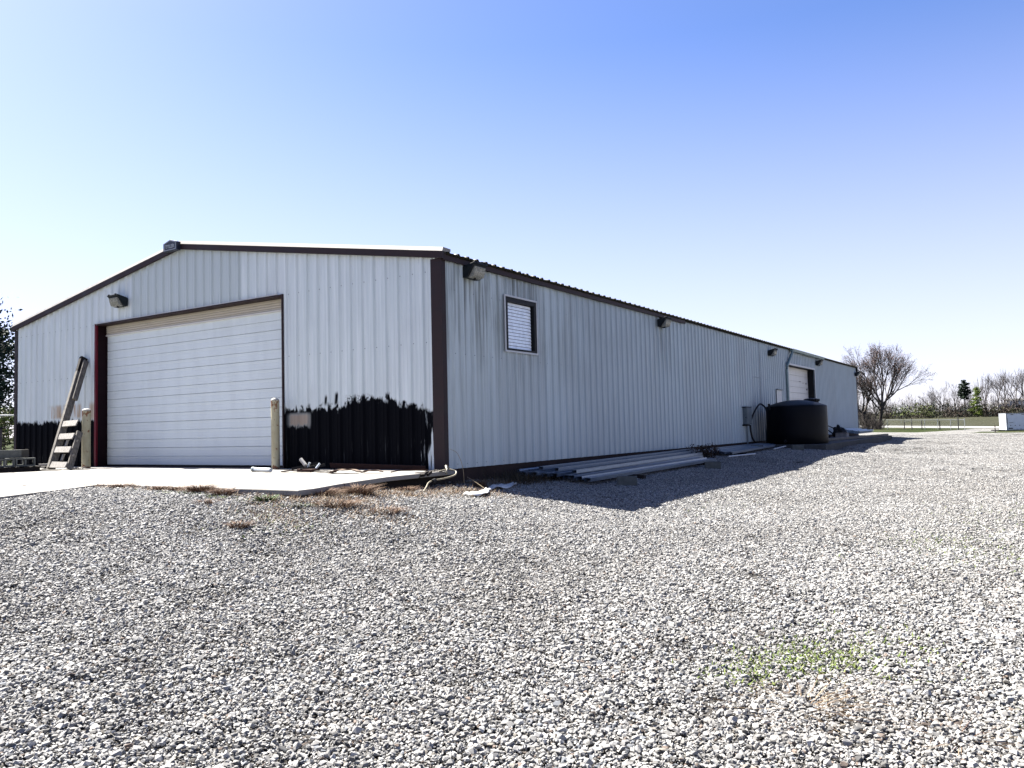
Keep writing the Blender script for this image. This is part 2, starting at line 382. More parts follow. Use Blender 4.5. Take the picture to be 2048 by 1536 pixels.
# ------------------------------------------------------------------ terrain
CP = np.array([(0, 0, -.24), (0, 10, -.22), (0, 20, -.21), (0, 41, -.22), (3.65, 0, -.58), (3.65, 10, -.55), (3.65, 20, -.50), (3.65, 30, -.47), (3.65, 38, -.45), (3.65, 46, -.45),
    (1.5, 2.5, -.43), (1.5, 10, -.37), (8, 0, -.72), (8, 10, -.68), (8, 20, -.62), (8, 40, -.56), (14, 0, -.75), (14, 20, -.66), (16, 40, -.6),
    (.5, -1, -.28), (1.3, -4.5, -.13), (.2, -4.7, -.075), (-1, -4.7, -.045), (-3.1, -5, -.045), (-2.0, -6.4, -.05), (-1.4, -7.2, -.12), (0, -7, -.28), (3, -5, -.44),
    (5, -7, -.7), (2, -8.3, -.55), (7, -9, -.79), (9, -11, -.82), (4, -12, -.74), (12, -8, -.8), (14, -14, -.8), (0, -12, -.4), (-6, -4, -.1),
    (-6, -12, -.12), (-14, -10, -.1), (-16, 0, -.1), (-16, 20, -.12), (-8, 20, -.15), (-16, 44, -.3), (2.4, 44, -.42), (1.6, 17.8, -.27), (2.8, 18.5, -.34), (2.9, 22, -.34), (2.9, 26, -.33), (2.9, 33, -.34), (1.5, 36, -.28)])
def tps(r2): return np.where(r2 > 1e-9, r2 * np.log(np.maximum(r2, 1e-9)), 0.0)
def _fit():
    n = len(CP); d2 = ((CP[:, None, :2] - CP[None, :, :2]) ** 2).sum(-1)
    A = np.zeros((n + 3, n + 3)); A[:n, :n] = tps(d2) + np.eye(n) * .4; A[:n, n] = 1; A[:n, n + 1:] = CP[:, :2]; A[n, :n] = 1; A[n + 1:, :n] = CP[:, :2].T
    return np.linalg.solve(A, np.concatenate([CP[:, 2], np.zeros(3)]))
WT = _fit()
PY = np.array([41, 60, 91, 137, 157, 170, 190, 265, 330, 700]); PZ = np.array([-.5, -.56, -.75, -1.1, -1.14, -1.1, -.75, 1.0, 2.9, 6.0])
def sst(t): t = np.clip(t, 0, 1); return t * t * (3 - 2 * t)
def HZ(x, y):
    x = np.asarray(x, float); y = np.asarray(y, float); sh = np.broadcast(x, y).shape
    x = np.broadcast_to(x, sh).ravel(); y = np.broadcast_to(y, sh).ravel()
    cx = np.clip(x, -16, 17); cy = np.clip(y, -15, 46)
    z = WT[len(CP)] + WT[len(CP) + 1] * cx + WT[len(CP) + 2] * cy
    for i, (px, py, pz) in enumerate(CP): z = z + WT[i] * tps((cx - px) ** 2 + (cy - py) ** 2)
    far = np.interp(y, PY, PZ) - .03 * (np.clip(x, -40, 40) + 5) * sst((y - 60) / 40) * (1 - sst((y - 190) / 60))
    k = sst((y - 38) / 30)
    und = .012 * np.sin(x * 1.3 + .7 * np.sin(y * .8)) * np.cos(y * 1.1) + .006 * np.sin(3.1 * x + 2.0 * y)
    return (z * (1 - k) + far * k + und * (1 - k)).reshape(sh)
def hz(x, y): return float(HZ(x, y))
def axis(a, b, step, lo, hi, grow=1.13):
    c = list(np.arange(a, b + 1e-6, step)); s = step; x = b
    while x < hi: s *= grow; x += s; c.append(x)
    s = step; x = a
    while x > lo: s *= grow; x -= s; c.insert(0, x)
    return np.array(c)
def smooth_box(x, a, b, w): return sst((x - a + w) / (2 * w)) * (1 - sst((x - b + w) / (2 * w)))
def gravel_w(x, y):
    g = 1 - sst((y - 88 - .04 * x + 2) / 4)
    g = np.maximum(g, smooth_box(x, -1.6 + (y - 100) * .03, 4.8, 1.2) * (1 - sst((y - 150) / 6)))          # drive up to the road
    g = g * (1 - smooth_box(x, 3.3, 40, .8) * smooth_box(y, 78.5, 110, 1.2))                                  # turf under the trailer
    g = g * (1 - sst((-15.4 - x) / 1.0))
    return g
xs = axis(-17, 17, .34, -700, 700); ys = axis(-15, 47, .42, -60, 1500, 1.045)
XX, YY = np.meshgrid(xs, ys); ZZ = HZ(XX, YY); nx, ny = len(xs), len(ys)
ZZ = ZZ - .012 * (1 - sst((np.hypot(XX - CAM[0], YY - CAM[1]) - 30) / 20))      # bed just under the loose stones
me = bpy.data.meshes.new('ground')
me.from_pydata(np.stack([XX, YY, ZZ], -1).reshape(-1, 3).tolist(), [], [(j * nx + i, j * nx + i + 1, (j + 1) * nx + i + 1, (j + 1) * nx + i) for j in range(ny - 1) for i in range(nx - 1)])
me.update(); me.shade_smooth()
def fattr(me, name, v): a = me.attributes.new(name, 'FLOAT', 'POINT'); a.data.foreach_set('value', np.asarray(v, np.float32).ravel())
dist = np.hypot(XX - CAM[0], YY - CAM[1])
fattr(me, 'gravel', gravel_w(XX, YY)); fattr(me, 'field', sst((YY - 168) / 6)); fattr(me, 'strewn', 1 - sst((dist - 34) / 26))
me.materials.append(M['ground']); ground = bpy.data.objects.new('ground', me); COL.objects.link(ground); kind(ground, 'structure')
# the road beyond the fence
rb = MB(); rx = np.linspace(-160, 160, 81)
for i in range(80):
    q = [(rx[i], 157.5 + rx[i] * .02), (rx[i + 1], 157.5 + rx[i + 1] * .02), (rx[i + 1], 176 + rx[i + 1] * .02), (rx[i], 176 + rx[i] * .02)]
    rb.add([(a, b, hz(a, b) + .05) for a, b in q], [(0, 1, 2, 3)])
kind(rb.build('road', M['road']), 'structure')

# ------------------------------------------------------------------ loose gravel
SLAB1 = [(-15.9, 0.0), (-15.9, -4.42), (-3.32, -4.42), (1.13, -4.44), (1.10, -4.15), (.80, -3.4), (.36, -1.9), (.30, -.02)]
SLAB2 = [(-17.0, -4.44), (-17.0, -14.0), (2.0, -13.6), (-2.2, -6.4), (-3.30, -4.44)]
APRON = [(.06, 18.4), (2.72, 18.5), (2.80, 33.8), (.06, 34.0)]
def inside(poly, x, y):
    c = np.zeros(np.shape(x), bool); n = len(poly)
    for i in range(n):
        (x0, y0), (x1, y1) = poly[i], poly[(i + 1) % n]
        c ^= ((y0 > y) != (y1 > y)) & (x < (x1 - x0) * (y - y0) / ((y1 - y0) or 1e-9) + x0)
    return c
def make_patch(seed):
    q = random.Random(seed); vs = []; fs = []; cols = []
    for k in range(250):
        a = q.random() * 6.283; rr = .19 * math.sqrt(q.random()); cx, cy = rr * math.cos(a), rr * math.sin(a)
        r = min(.024, max(.0045, q.lognormvariate(math.log(.0098), .40))); cz = q.uniform(-.004, .017) + r * .25
        bm = bmesh.new()
        ax = (1, q.uniform(.6, .95), q.uniform(.45, .8))
        for _ in range(13):
            v = Vector((q.gauss(0, 1), q.gauss(0, 1), q.gauss(0, 1))).normalized() * q.uniform(.85, 1.1)
            bm.verts.new((v.x * ax[0] * r, v.y * ax[1] * r, v.z * ax[2] * r))
        h = bmesh.ops.convex_hull(bm, input=bm.verts)
        bmesh.ops.delete(bm, geom=[e for e in h['geom_interior'] if isinstance(e, bmesh.types.BMVert)], context='VERTS')
        rot = Matrix.Rotation(q.random() * 6.283, 3, 'Z') @ Matrix.Rotation(q.gauss(0, .35), 3, 'X')
        bm.verts.index_update(); o = len(vs)
        for v in bm.verts: p = rot @ v.co; vs.append((p.x + cx, p.y + cy, p.z + cz))
        t = q.random(); g = q.gauss(.225, .06) if t < .78 else q.gauss(.10, .035)
        g = min(.36, max(.035, g)); tint = (1, .985, .95)
        if t > .965: tint = (1.12, .86, .70)
        elif t > .93: tint = (1.05, .97, .84)
        elif t > .88: tint = (.90, .98, 1.10)
        for fc in bm.faces: fs.append(tuple(v.index + o for v in fc.verts)); cols.append(tuple(g * c for c in tint))
        bm.free()
    me = bpy.data.meshes.new('gravel_patch'); me.from_pydata(vs, [], fs); me.update(); me.materials.append(M['stone'])
    a = me.attributes.new('stone', 'FLOAT_COLOR', 'FACE'); a.data.foreach_set('color', np.asarray([(*c, 1) for c in cols], np.float32).ravel())
    return bpy.data.objects.new('gravel_patch', me)
patches = [make_patch(100 + i) for i in range(14)]
gx = np.arange(-9, 32, .4); gy = np.arange(-13.5, 72, .4); GX, GY = np.meshgrid(gx, gy)
GZ = HZ(GX, GY)
D = np.hypot(GX - CAM[0], GY - CAM[1])
ang = np.arctan2(GX - CAM[0], GY - CAM[1]) + yaw
dens = np.where(D < 20, 1.0, np.where(D < 32, .85, .6)) * (np.abs(ang) < R(66)) * (D > .9)
dens = dens * (1 - sst((D - 48) / 24))
for P in (SLAB1, SLAB2): dens = dens * ~inside(P, GX, GY)
dens = dens * ~inside(APRON, GX, GY)
dens = dens * ~((GX < .15) & (GY > -.1))
# thinner where the dead grass grows by the slab and along the curb
dens = dens * (1 - .6 * np.exp(-(((GX - .9) / .8) ** 2 + ((GY + 3.4) / 1.3) ** 2))) * (1 - .8 * np.exp(-((GX) / .5) ** 2) * (GY > -1.5))
ok = [(j, i) for j in range(len(gy) - 1) for i in range(len(gx) - 1) if max(dens[j, i], dens[j, i + 1], dens[j + 1, i], dens[j + 1, i + 1]) > 0]
n_ = len(gx); me = bpy.data.meshes.new('gravel')
me.from_pydata(np.stack([GX, GY, GZ], -1).reshape(-1, 3).tolist(), [], [(j * n_ + i, j * n_ + i + 1, (j + 1) * n_ + i + 1, (j + 1) * n_ + i) for j, i in ok])
fattr(me, 'dens', dens); me.materials.append(M['stone'])
gravel = bpy.data.objects.new('gravel', me); COL.objects.link(gravel); kind(gravel, 'stuff'); gravel['label'] = 'loose grey crushed stone spread over the yard'
ng = bpy.data.node_groups.new('scatter_stones', 'GeometryNodeTree')
ng.interface.new_socket('Geometry', in_out='INPUT', socket_type='NodeSocketGeometry'); ng.interface.new_socket('Geometry', in_out='OUTPUT', socket_type='NodeSocketGeometry')
N = ng.nodes.new; L = ng.links.new
gi = N('NodeGroupInput'); go = N('NodeGroupOutput'); dp = N('GeometryNodeDistributePointsOnFaces'); ip = N('GeometryNodeInstanceOnPoints')
na = N('GeometryNodeInputNamedAttribute'); na.data_type = 'FLOAT'; na.inputs['Name'].default_value = 'dens'
mu = N('ShaderNodeMath'); mu.operation = 'MULTIPLY'; mu.inputs[1].default_value = 1.0; dp.distribute_method = 'POISSON'; dp.inputs['Distance Min'].default_value = .135; dp.inputs['Density Max'].default_value = 75.0
ci = N('GeometryNodeGeometryToInstance')
for po in reversed(patches): oi = N('GeometryNodeObjectInfo'); oi.inputs['Object'].default_value = po; L(oi.outputs['Geometry'], ci.inputs[0])
rv = N('FunctionNodeRandomValue'); rv.data_type = 'FLOAT_VECTOR'; rv.inputs[0].default_value = (0, 0, 0); rv.inputs[1].default_value = (0, 0, 6.2832)
rs = N('FunctionNodeRandomValue'); rs.data_type = 'FLOAT'; rs.inputs[2].default_value = .82; rs.inputs[3].default_value = 1.22; rs.inputs['Seed'].default_value = 5
rot = N('FunctionNodeRotateRotation') if hasattr(bpy.types, 'FunctionNodeRotateRotation') else None
L(gi.outputs[0], dp.inputs['Mesh']); L(na.outputs[0], mu.inputs[0]); L(mu.outputs[0], dp.inputs['Density Factor'])
L(dp.outputs['Points'], ip.inputs['Points']); L(ci.outputs[0], ip.inputs['Instance']); ip.inputs['Pick Instance'].default_value = True
e2 = N('FunctionNodeEulerToRotation'); L(rv.outputs[0], e2.inputs[0])
if rot is not None:
    rot.rotation_space = 'LOCAL'; L(dp.outputs['Rotation'], rot.inputs[0]); L(e2.outputs[0], rot.inputs[1]); L(rot.outputs[0], ip.inputs['Rotation'])
else: L(e2.outputs[0], ip.inputs['Rotation'])
L(rs.outputs[1], ip.inputs['Scale']); L(ip.outputs[0], go.inputs[0])
gravel.modifiers.new('scatter', 'NODES').node_group = ng

# ------------------------------------------------------------------ slabs
def slab(name, poly, zt, zb, lab, under=None, mat='slab'):
    b = MB(); b.prism([(x, y, zb) for x, y in poly], (0, 0, zt - zb))
    o = b.build(name, M[mat], bevel=.012); kind(o, 'structure'); o['label'] = lab; return o
slab('concrete_apron', SLAB1, 0.0, -.075, 'pale concrete apron along the gable wall')
shade_soil = MB().prism([(-15.7, -.05, -.7), (-15.7, -4.3, -.7), (-3.4, -4.3, -.7), (.95, -4.30, -.7), (.90, -4.0, -.7), (.60, -3.3, -.7), (.18, -1.9, -.7), (.12, -.04, -.7)], (0, 0, .62)).build('undercut_shade_soil', M['dirt']); kind(shade_soil, 'structure')  # recessed near-black soil block standing in for the undercut shadow below the slab
slab('concrete_driveway', SLAB2, -.004, -.35, 'pale concrete drive joining the apron')
M['pad'] = plain('stained_pad_concrete', (.05, .05, .05), .95, var=.35, scale=1.5, spec=.2)
slab('side_apron', APRON, -.12, -.75, 'low concrete pad under the black tank', mat='pad')
# ------------------------------------------------------------------ the metal building
W, H, RISE, LEN = 15.24, 3.81, 1.265, 41.1
def roofz(x): return 3.93 + RISE * (1 - abs(x + W / 2) / (W / 2))
bld = thing('metal_building', 'long white ribbed metal building with brown trim and a low gable roof', 'building', (-W / 2, 0, 0))
def rib_profile(length, off, ribh=.037):
    """(position, height) pairs of an R panel"""
    p = [(0.0, 0.0)]; k = -1
    while True:
        c = off + k * .3048; k += 1
        if c > length + .3: break
        p += [(c - .045, 0), (c - .016, ribh), (c + .016, ribh), (c + .045, 0)]
        for m in (.105, .20): p += [(c + m - .022, 0), (c + m - .010, .005), (c + m + .010, .005), (c + m + .022, 0)]
    p.append((length, 0.0))
    return sorted(q for q in p if 0 <= q[0] <= length)
def sheet(prof, segs, top, bottom, place):
    """corrugated sheet with openings; segs: list of (a, b, z0, z1) holes"""
    cuts = sorted({c for s in segs for c in s[:2]} | {W / 2} if top is roofz_g else {c for s in segs for c in s[:2]})
    P = list(prof)
    for c in cuts:
        i = next((i for i in range(len(P) - 1) if P[i][0] <= c <= P[i + 1][0]), None)
        if i is not None and abs(P[i][0] - c) > 1e-4 and abs(P[i + 1][0] - c) > 1e-4:
            t = (c - P[i][0]) / (P[i + 1][0] - P[i][0]); P.insert(i + 1, (c, P[i][1] + t * (P[i + 1][1] - P[i][1])))
    b = MB()
    for (a, ha), (c, hc) in zip(P, P[1:]):
        if c - a < 1e-5: continue
        mid = (a + c) / 2; zs = [(bottom, None)]
        holes = sorted((s[2], s[3]) for s in segs if s[0] < mid < s[1]); lo = bottom; spans = []
        for z0, z1 in holes:
            if z0 > lo + 1e-4: spans.append((lo, z0))
            lo = z1
        spans.append((lo, None))
        for z0, z1 in spans:
            za, zc = (top(a), top(c)) if z1 is None else (z1, z1)
            b.add([place(a, ha, z0), place(c, hc, z0), place(c, hc, zc), place(a, ha, za)], [(0, 1, 2, 3)])
    # weld the columns
    return b
def roofz_g(s): return roofz(-s) - .02
def weld(o, d=1e-4):
    bm = bmesh.new(); bm.from_mesh(o.data); bmesh.ops.remove_doubles(bm, verts=bm.verts, dist=d); bm.to_mesh(o.data); bm.free(); o.data.update(); return o
def thick(o, t):
    md = o.modifiers.new('sheet_thickness', 'SOLIDIFY'); md.thickness = t; md.offset = -1; return o
DX0, DX1, DTOP = -11.19, -4.2, 3.64
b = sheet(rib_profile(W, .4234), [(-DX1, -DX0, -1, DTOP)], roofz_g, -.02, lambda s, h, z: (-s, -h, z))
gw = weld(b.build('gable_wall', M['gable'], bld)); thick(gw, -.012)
D2A, D2B, D2T = 24.66, 29.70, 3.22; WN = (2.06, 3.27, 2.30, 3.40); PN = (22.51, 23.40, .9, 2.06)
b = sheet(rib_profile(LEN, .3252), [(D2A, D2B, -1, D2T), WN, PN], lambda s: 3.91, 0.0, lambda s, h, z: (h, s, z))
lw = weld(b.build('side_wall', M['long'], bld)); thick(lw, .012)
b = MB().box((-W, .02, -.3), (-W + .06, LEN - .02, 3.91)); b.prism([(-W + .07, LEN - .08, -.3), (-.02, LEN - .08, -.3), (-.02, LEN - .08, 3.9), (-W / 2, LEN - .08, 3.9 + RISE), (-W + .07, LEN - .08, 3.9)], (0, .05, 0))
b.build('rear_wall', M['back'], bld)
b = MB().box((-W + .1, .35, -.05), (-.35, LEN - .1, -.01)); b.build('floor', M['conc'], bld)
# curb under the walls
b = MB().box((-.28, .03, -.7), (-.012, LEN, .012)); b.box((-.05, .03, -.7), (.004, LEN, -.004)); b.build('foundation_curb', M['conc'], bld)
# roof: two ribbed slopes
def roof_half(sgn):
    b = MB(); P = rib_profile(LEN + .12, .18, .036); xe = .10
    for (a, ha), (c, hc) in zip(P, P[1:]):
        if c - a < 1e-5: continue
        def pt(s, h, u):
            x = xe if u == 0 else -W / 2
            if sgn < 0: x = -W - x
            return (x, s - .06, (3.93 - xe * RISE / (W / 2) if u == 0 else 3.93 + RISE) + .015 + h)
        q = [pt(a, ha, 0), pt(a, ha, 1), pt(c, hc, 1), pt(c, hc, 0)]
        b.add(q, [(0, 1, 2, 3)] if sgn < 0 else [(0, 3, 2, 1)])
    return b
for sg in (1, -1):
    ro = weld(roof_half(sg).build('roof', M['roof'], bld)); thick(ro, .012)
b = MB(); eb = 3.93 - .10 * RISE / (W / 2) + .015      # mossy closure strip that fills the ribs along the sheet edge
q_ = random.Random(3)
for k in range(int(LEN / .3048) + 1):
    c = .18 + k * .3048 - .06
    if c + .2 > LEN: break
    b.prism([(.035, c - .048, eb - .03), (.035, c + .048, eb - .03), (.035, c + .048, eb + .002), (.035, c + .017, eb + .041), (.035, c - .017, eb + .041), (.035, c - .048, eb + .002)], (.071, 0, 0))
    for m in range(4): y = c + .06 + m * .052; b.box((.034, y, eb - .035), (.104 + q_.uniform(-.01, .012), y + .05, eb + q_.uniform(.004, .020)))
b.build('eave_closure', plain('mossy_eave_closure', (.016, .014, .007), .95, var=.6, scale=18, spec=.1), bld)
b = MB().box((.036, -.02, 3.80), (.085, 12.11, 3.925)); b.build('eave_trim', M['eave'], bld)
b = MB().box((.034, 12.13, 3.872), (.058, LEN, 3.905)); b.build('eave_angle', M['dark'], bld)
# rake trims: fascia and the pale sloping cap above it
for sg in (1, -1):
    def rp(x, y, dz):
        X = x if sg > 0 else -W - x
        return (X, y, 3.81 + RISE * ((.115 - x) / (W / 2 + .115)) + dz)
    x0, x1 = .115, -W / 2
    prof = [(-.045, 0), (-.095, 0), (-.095, .125), (-.045, .125)]
    prof2 = [(-.0925, .128), (-.060, .205), (.16, .198), (.16, .150), (-.02, .128)]
    for nm, pf, mt in (('rake_trim', prof, M['brown']), ('rake_cap', prof2, M['raketop'])):
        bb = MB(); n = len(pf); A = [rp(x0, y, z) for y, z in pf]; B = [rp(x1, y, z) for y, z in pf]
        bb.add(A + B, [tuple(range(n)), tuple(range(2 * n - 1, n - 1, -1))] + [(i, n + i, n + (i + 1) % n, (i + 1) % n) for i in range(n)])
        o = bb.build(nm, mt, bld)
        bm = bmesh.new(); bm.from_mesh(o.data); bmesh.ops.recalc_face_normals(bm, faces=bm.faces); bm.to_mesh(o.data); bm.free()
# corner trims
b = MB().box((-.205, -.040, .0), (.042, -.034, 3.83)); b.box((.036, -.034, .0), (.042, .085, 3.80)); b.box((-.205, -.034, .0), (-.199, -.002, 3.83)); b.build('corner_trim', M['brown'], bld)
b = MB().box((-W - .042, -.040, -.02), (-W + .10, -.034, 3.83)); b.box((-W - .042, -.034, -.02), (-W - .036, .085, 3.80)); b.build('corner_trim', M['brown'], bld)
b = MB().box((-.02, LEN - .11, .0), (.042, LEN + .02, 3.9)); b.build('corner_trim', M['brown'], bld)
b = MB().box((.034, LEN - .16, 3.66), (.12, LEN + .06, 3.93)); b.build('gutter_end_cap', M['dark'], bld)
# screw heads in rows across the panels
b = MB()
def screw(b, c, n): b.tube([c, (c[0] + n[0] * .008, c[1] + n[1] * .008, c[2])], .009, 5)
for z in (2.32, 3.62):
    for k in range(50):
        x = -(.4234 + k * .3048) + .07
        if x < -W + .1: break
        if not (DX0 - .1 < x < DX1 + .1) and z < roofz(x) - .2: screw(b, (x, -.002, z), (0, -1))
kind(b.build('screw_heads', M['boxm'], bld), 'stuff')
b = MB()
for z in (.08, 2.12, 3.3):
    for k in range(70):
        y = .3252 + k * .3048 + .07
        if y > 21: break
        if not (WN[0] - .1 < y < WN[1] + .1): screw(b, (.002, y, z), (1, 0))
kind(b.build('screw_heads', M['boxm'], bld), 'stuff')
# building joint, filled-in doorway outline
b = MB().box((.004, 20.165, .0), (.040, 20.195, 3.90)); b.build('panel_joint', M['dark'], bld)
b = MB().box((.0335, 19.22, .02), (.0375, 19.24, 2.47)); b.box((.0335, 19.24, 2.45), (.0375, 20.16, 2.47)); b.build('doorway_outline', M['boxm'], bld)
# --- front door: opening, jambs, header, curtain
RC = .272
b = MB().box((DX0 - .03, -.034, 0), (DX0 - .001, .0, DTOP + .02)); b.box((DX0 - .001, -.036, 0), (DX0 + .055, .012, DTOP - .035)); b.build('door_frame_edge', M['red'], bld)
b = MB().box((DX0 - .05, .013, 0), (DX0 + .004, RC + .1, DTOP)); b.build('door_jamb', M['maroon'], bld)
b = MB().box((DX1 + .0, -.037, 0), (DX1 + .035, RC + .1, DTOP + .0)); b.build('door_jamb', M['brown'], bld)
b = MB().box((DX0 + .06, -.037, DTOP - .035), (DX1 - .002, RC + .05, DTOP - .003)); b.build('door_header', M['brown'], bld)
b = MB().box((DX0 - .02, -.052, DTOP + .003), (DX1 - .1, -.036, DTOP + .018)); b.build('drip_edge', M['white'], bld)
def door_curtain(x0, x1, z0, z1, pitch, place):
    """panelled curtain: each course bows out a little between its grooves"""
    b = MB(); z = z0; k = 0; prof = []
    while z < z1 - .01:
        zt = min(z + pitch, z1); d = .013 if k % 3 == 2 else .008
        prof += [(z, d * 1.5), (z + .012, 0), (z + pitch * .30, 0), (z + pitch * .33, .002), (z + pitch * .36, 0), (z + pitch * .64, 0), (z + pitch * .67, .002), (z + pitch * .70, 0), (zt - .006, -.004), (zt, d * 1.5)]; z = zt; k += 1
    for (a, da), (c, dc) in zip(prof, prof[1:]):
        if c - a > 1e-5: b.add([place(x0, da, a), place(x1, da, a), place(x1, dc, c), place(x0, dc, c)], [(0, 1, 2, 3)])
    return b
dr = door_curtain(DX0 + .05, DX1 - .005, .035, 3.36, .2085, lambda x, d, z: (x, RC + d, z)).build('overhead_door', M['door'], bld); weld(dr); thick(dr, .03)
b = MB().box((DX0 + .05, RC - .012, .012), (DX1 - .01, RC + .02, .04)); b.build('bottom_seal', M['black'], dr)
b = MB().box((DX1 - .075, RC - .05, .05), (DX1 - .012, RC - .01, 3.30)); b.build('guide_rail', M['white'], bld)
b = MB()
for k in range(5): b.prism([(DX0 + .05, RC - .02, 3.375 + k * .055), (DX0 + .05, RC - .034, 3.385 + k * .055), (DX0 + .05, RC - .034, 3.415 + k * .055), (DX0 + .05, RC - .02, 3.428 + k * .055), (DX0 + .05, RC + .05, 3.428 + k * .055), (DX0 + .05, RC + .05, 3.375 + k * .055)], (DX1 - DX0 - .06, 0, 0))
b.build('door_hood', M['hood'], bld)
b = MB().box((DX0 + .05, RC - .055, 3.345), (DX1 - .06, RC - .005, 3.372)); b.build('hood_lip', M['door2'], bld)
b = MB().box((DX0, -.03, -.008), (DX1, RC + .4, .003)); b.build('door_sill', M['conc'], bld)
# --- side door (recessed, weathered) and its frame
b = MB().box((.0345, D2A - .09, -.1), (.046, D2A - .002, D2T + .08)); b.box((.0345, D2B + .002, -.1), (.046, D2B + .10, D2T + .08)); b.box((.0345, D2A - .001, D2T + .002), (.046, D2B + .001, D2T + .08)); b.build('door_frame', M['white'], bld)
b = MB().box((-.36, D2A - .04, -.1), (.033, D2A - .001, D2T)); b.box((-.36, D2B + .001, -.1), (.033, D2B + .05, D2T)); b.box((-.36, D2A, D2T + .001), (.033, D2B, D2T + .05)); b.build('door_jamb', M['dark'], bld)
d2 = door_curtain(D2A + .002, D2B - .004, -.10, D2T - .06, .27, lambda y, d, z: (-.30 - d, y, z)).build('overhead_door', M['door2'], bld); weld(d2); thick(d2, .03)
for y, z, l, t in ((27.9, 2.60, .34, .02), (28.6, 2.55, .16, .015), (25.1, 2.17, .45, .018), (29.2, 2.52, .14, .05), (29.3, 2.24, .16, .06)):
    MB().box((-.299, y, z), (-.285, y + l, z + t)).build('dent', M['dirt'], d2)
b = MB().box((.0, PN[0] + .01, PN[2]), (.028, PN[1] - .02, PN[3] - .01)); b.build('cover_panel', M['white'], bld)
b = MB().box((.03, PN[0] - .03, PN[3]), (.10, PN[1] + .05, PN[3] + .03)); b.box((.03, PN[0] - .04, PN[2]), (.05, PN[0], PN[3])); b.build('cover_panel_drip', M['boxm'], bld)
# --- gutter and downspout over the side door
g_ = MB().prism([(.09, 24.85, 3.93), (.09, 24.85, 3.82), (.20, 24.85, 3.82), (.225, 24.85, 3.93), (.215, 24.85, 3.93), (.192, 24.85, 3.832), (.10, 24.85, 3.832), (.10, 24.85, 3.93)], (0, 6.45, 0)).build('gutter', M['gut'], bld)
b = MB().tube([(.16, 24.95, 3.86), (.155, 24.92, 3.72), (.12, 24.55, 3.42), (.085, 24.2, 3.12), (.08, 24.16, 3.0), (.08, 24.16, 1.6), (.08, 24.16, .02)], .062, 8); b.build('downspout', M['gut'], bld, smooth=True)
# --- shuttered window in the side wall
wx = bld
wf = MB(); t = .036; y0, y1, z0, z1 = WN
wf.box((.030, y0 - t, z0 - t), (.050, y1 + t, z0)); wf.box((.030, y0 - t, z1), (.050, y1 + t, z1 + t)); wf.box((.030, y0 - t, z0), (.050, y0, z1)); wf.box((.030, y1, z0), (.050, y1 + t, z1))
win = wf.build('shutter_vent', M['white'], bld)
b = MB(); q = .09
b.box((-.14, y0 + .001, z0 + .001), (.040, y0 + q, z1 - .001)); b.box((-.14, y1 - q, z0 + .001), (.040, y1 - .001, z1 - .001)); b.box((-.14, y0 + q, z1 - q), (.040, y1 - q, z1 - .001)); b.box((-.14, y0 + q, z0 + .001), (.040, y1 - q, z0 + .045))
b.box((-.20, y0, z0), (-.145, y1, z1)); b.build('shutter_frame', M['dark'], win)
b = MB(); nb = 14; zz0, zz1 = z0 + .05, z1 - q - .004; ph = (zz1 - zz0) / nb
for k in range(nb):
    za = zz0 + k * ph
    b.add([(-.030, y0 + q + .004, za), (-.030, y1 - q - .03, za), (-.042, y1 - q - .03, za + ph * .88), (-.042, y0 + q + .004, za + ph * .88),
           (-.033, y0 + q + .004, za - .001), (-.033, y1 - q - .03, za - .001), (-.045, y1 - q - .03, za + ph * .88), (-.045, y0 + q + .004, za + ph * .88)],
          [(0, 1, 2, 3), (7, 6, 5, 4), (0, 4, 5, 1), (2, 6, 7, 3), (1, 5, 6, 2), (0, 3, 7, 4)])
b.build('shutter_blades', M['louver'], win)
# --- maker's plate on the ridge
sx, sy = -7.79, -.20
pl = [(-.26, 0), (.26, 0), (.26, .20), (0, .27), (-.26, .20)]; zb = 5.035
sg_ = MB().prism([(sx + a, sy, zb + c) for a, c in pl], (0, .105, 0)).build('maker_plate', M['sign'], bld, bevel=.008)
b = MB(); inn = [(a * .84, .025 + c * .83) for a, c in pl]; inn2 = [(a * .785, .036 + c * .755) for a, c in pl]
for i in range(5):
    j = (i + 1) % 5
    q4 = [(sx + inn[i][0], sy - .004, zb + inn[i][1]), (sx + inn[j][0], sy - .004, zb + inn[j][1]), (sx + inn2[j][0], sy - .004, zb + inn2[j][1]), (sx + inn2[i][0], sy - .004, zb + inn2[i][1])]
    b.prism(q4, (0, .006, 0))
b.build('plate_border', M['signtext'], sg_)
def lettering(txt, size, mat, parent, loc, rot, name='lettering', ext=.003, wide=1.0):
    cu_ = bpy.data.curves.new(name, 'FONT'); cu_.body = txt; cu_.size = size; cu_.extrude = ext; cu_.align_x = 'CENTER'; cu_.offset = size * .004
    tmp = bpy.data.objects.new('tmp', cu_); COL.objects.link(tmp); dg = bpy.context.evaluated_depsgraph_get()
    me = bpy.data.meshes.new_from_object(tmp.evaluated_get(dg)); bpy.data.objects.remove(tmp); me.name = name
    me.transform(Matrix.Translation(Vector(loc)) @ Matrix.Rotation(rot, 4, 'Z') @ Matrix.Rotation(R(90), 4, 'X') @ Matrix.Diagonal((wide, 1, 1, 1)))
    off = Vector((0, 0, 0)); q = parent
    while q is not None: off += Vector(q.location); q = q.parent
    me.transform(Matrix.Translation(-off)); me.materials.clear(); me.materials.append(mat)
    o = bpy.data.objects.new(name, me); COL.objects.link(o); o.parent = parent; return o
lettering('TYLER', .115, M['signtext'], sg_, (sx, sy - .004, zb + .072), 0, wide=1.05)

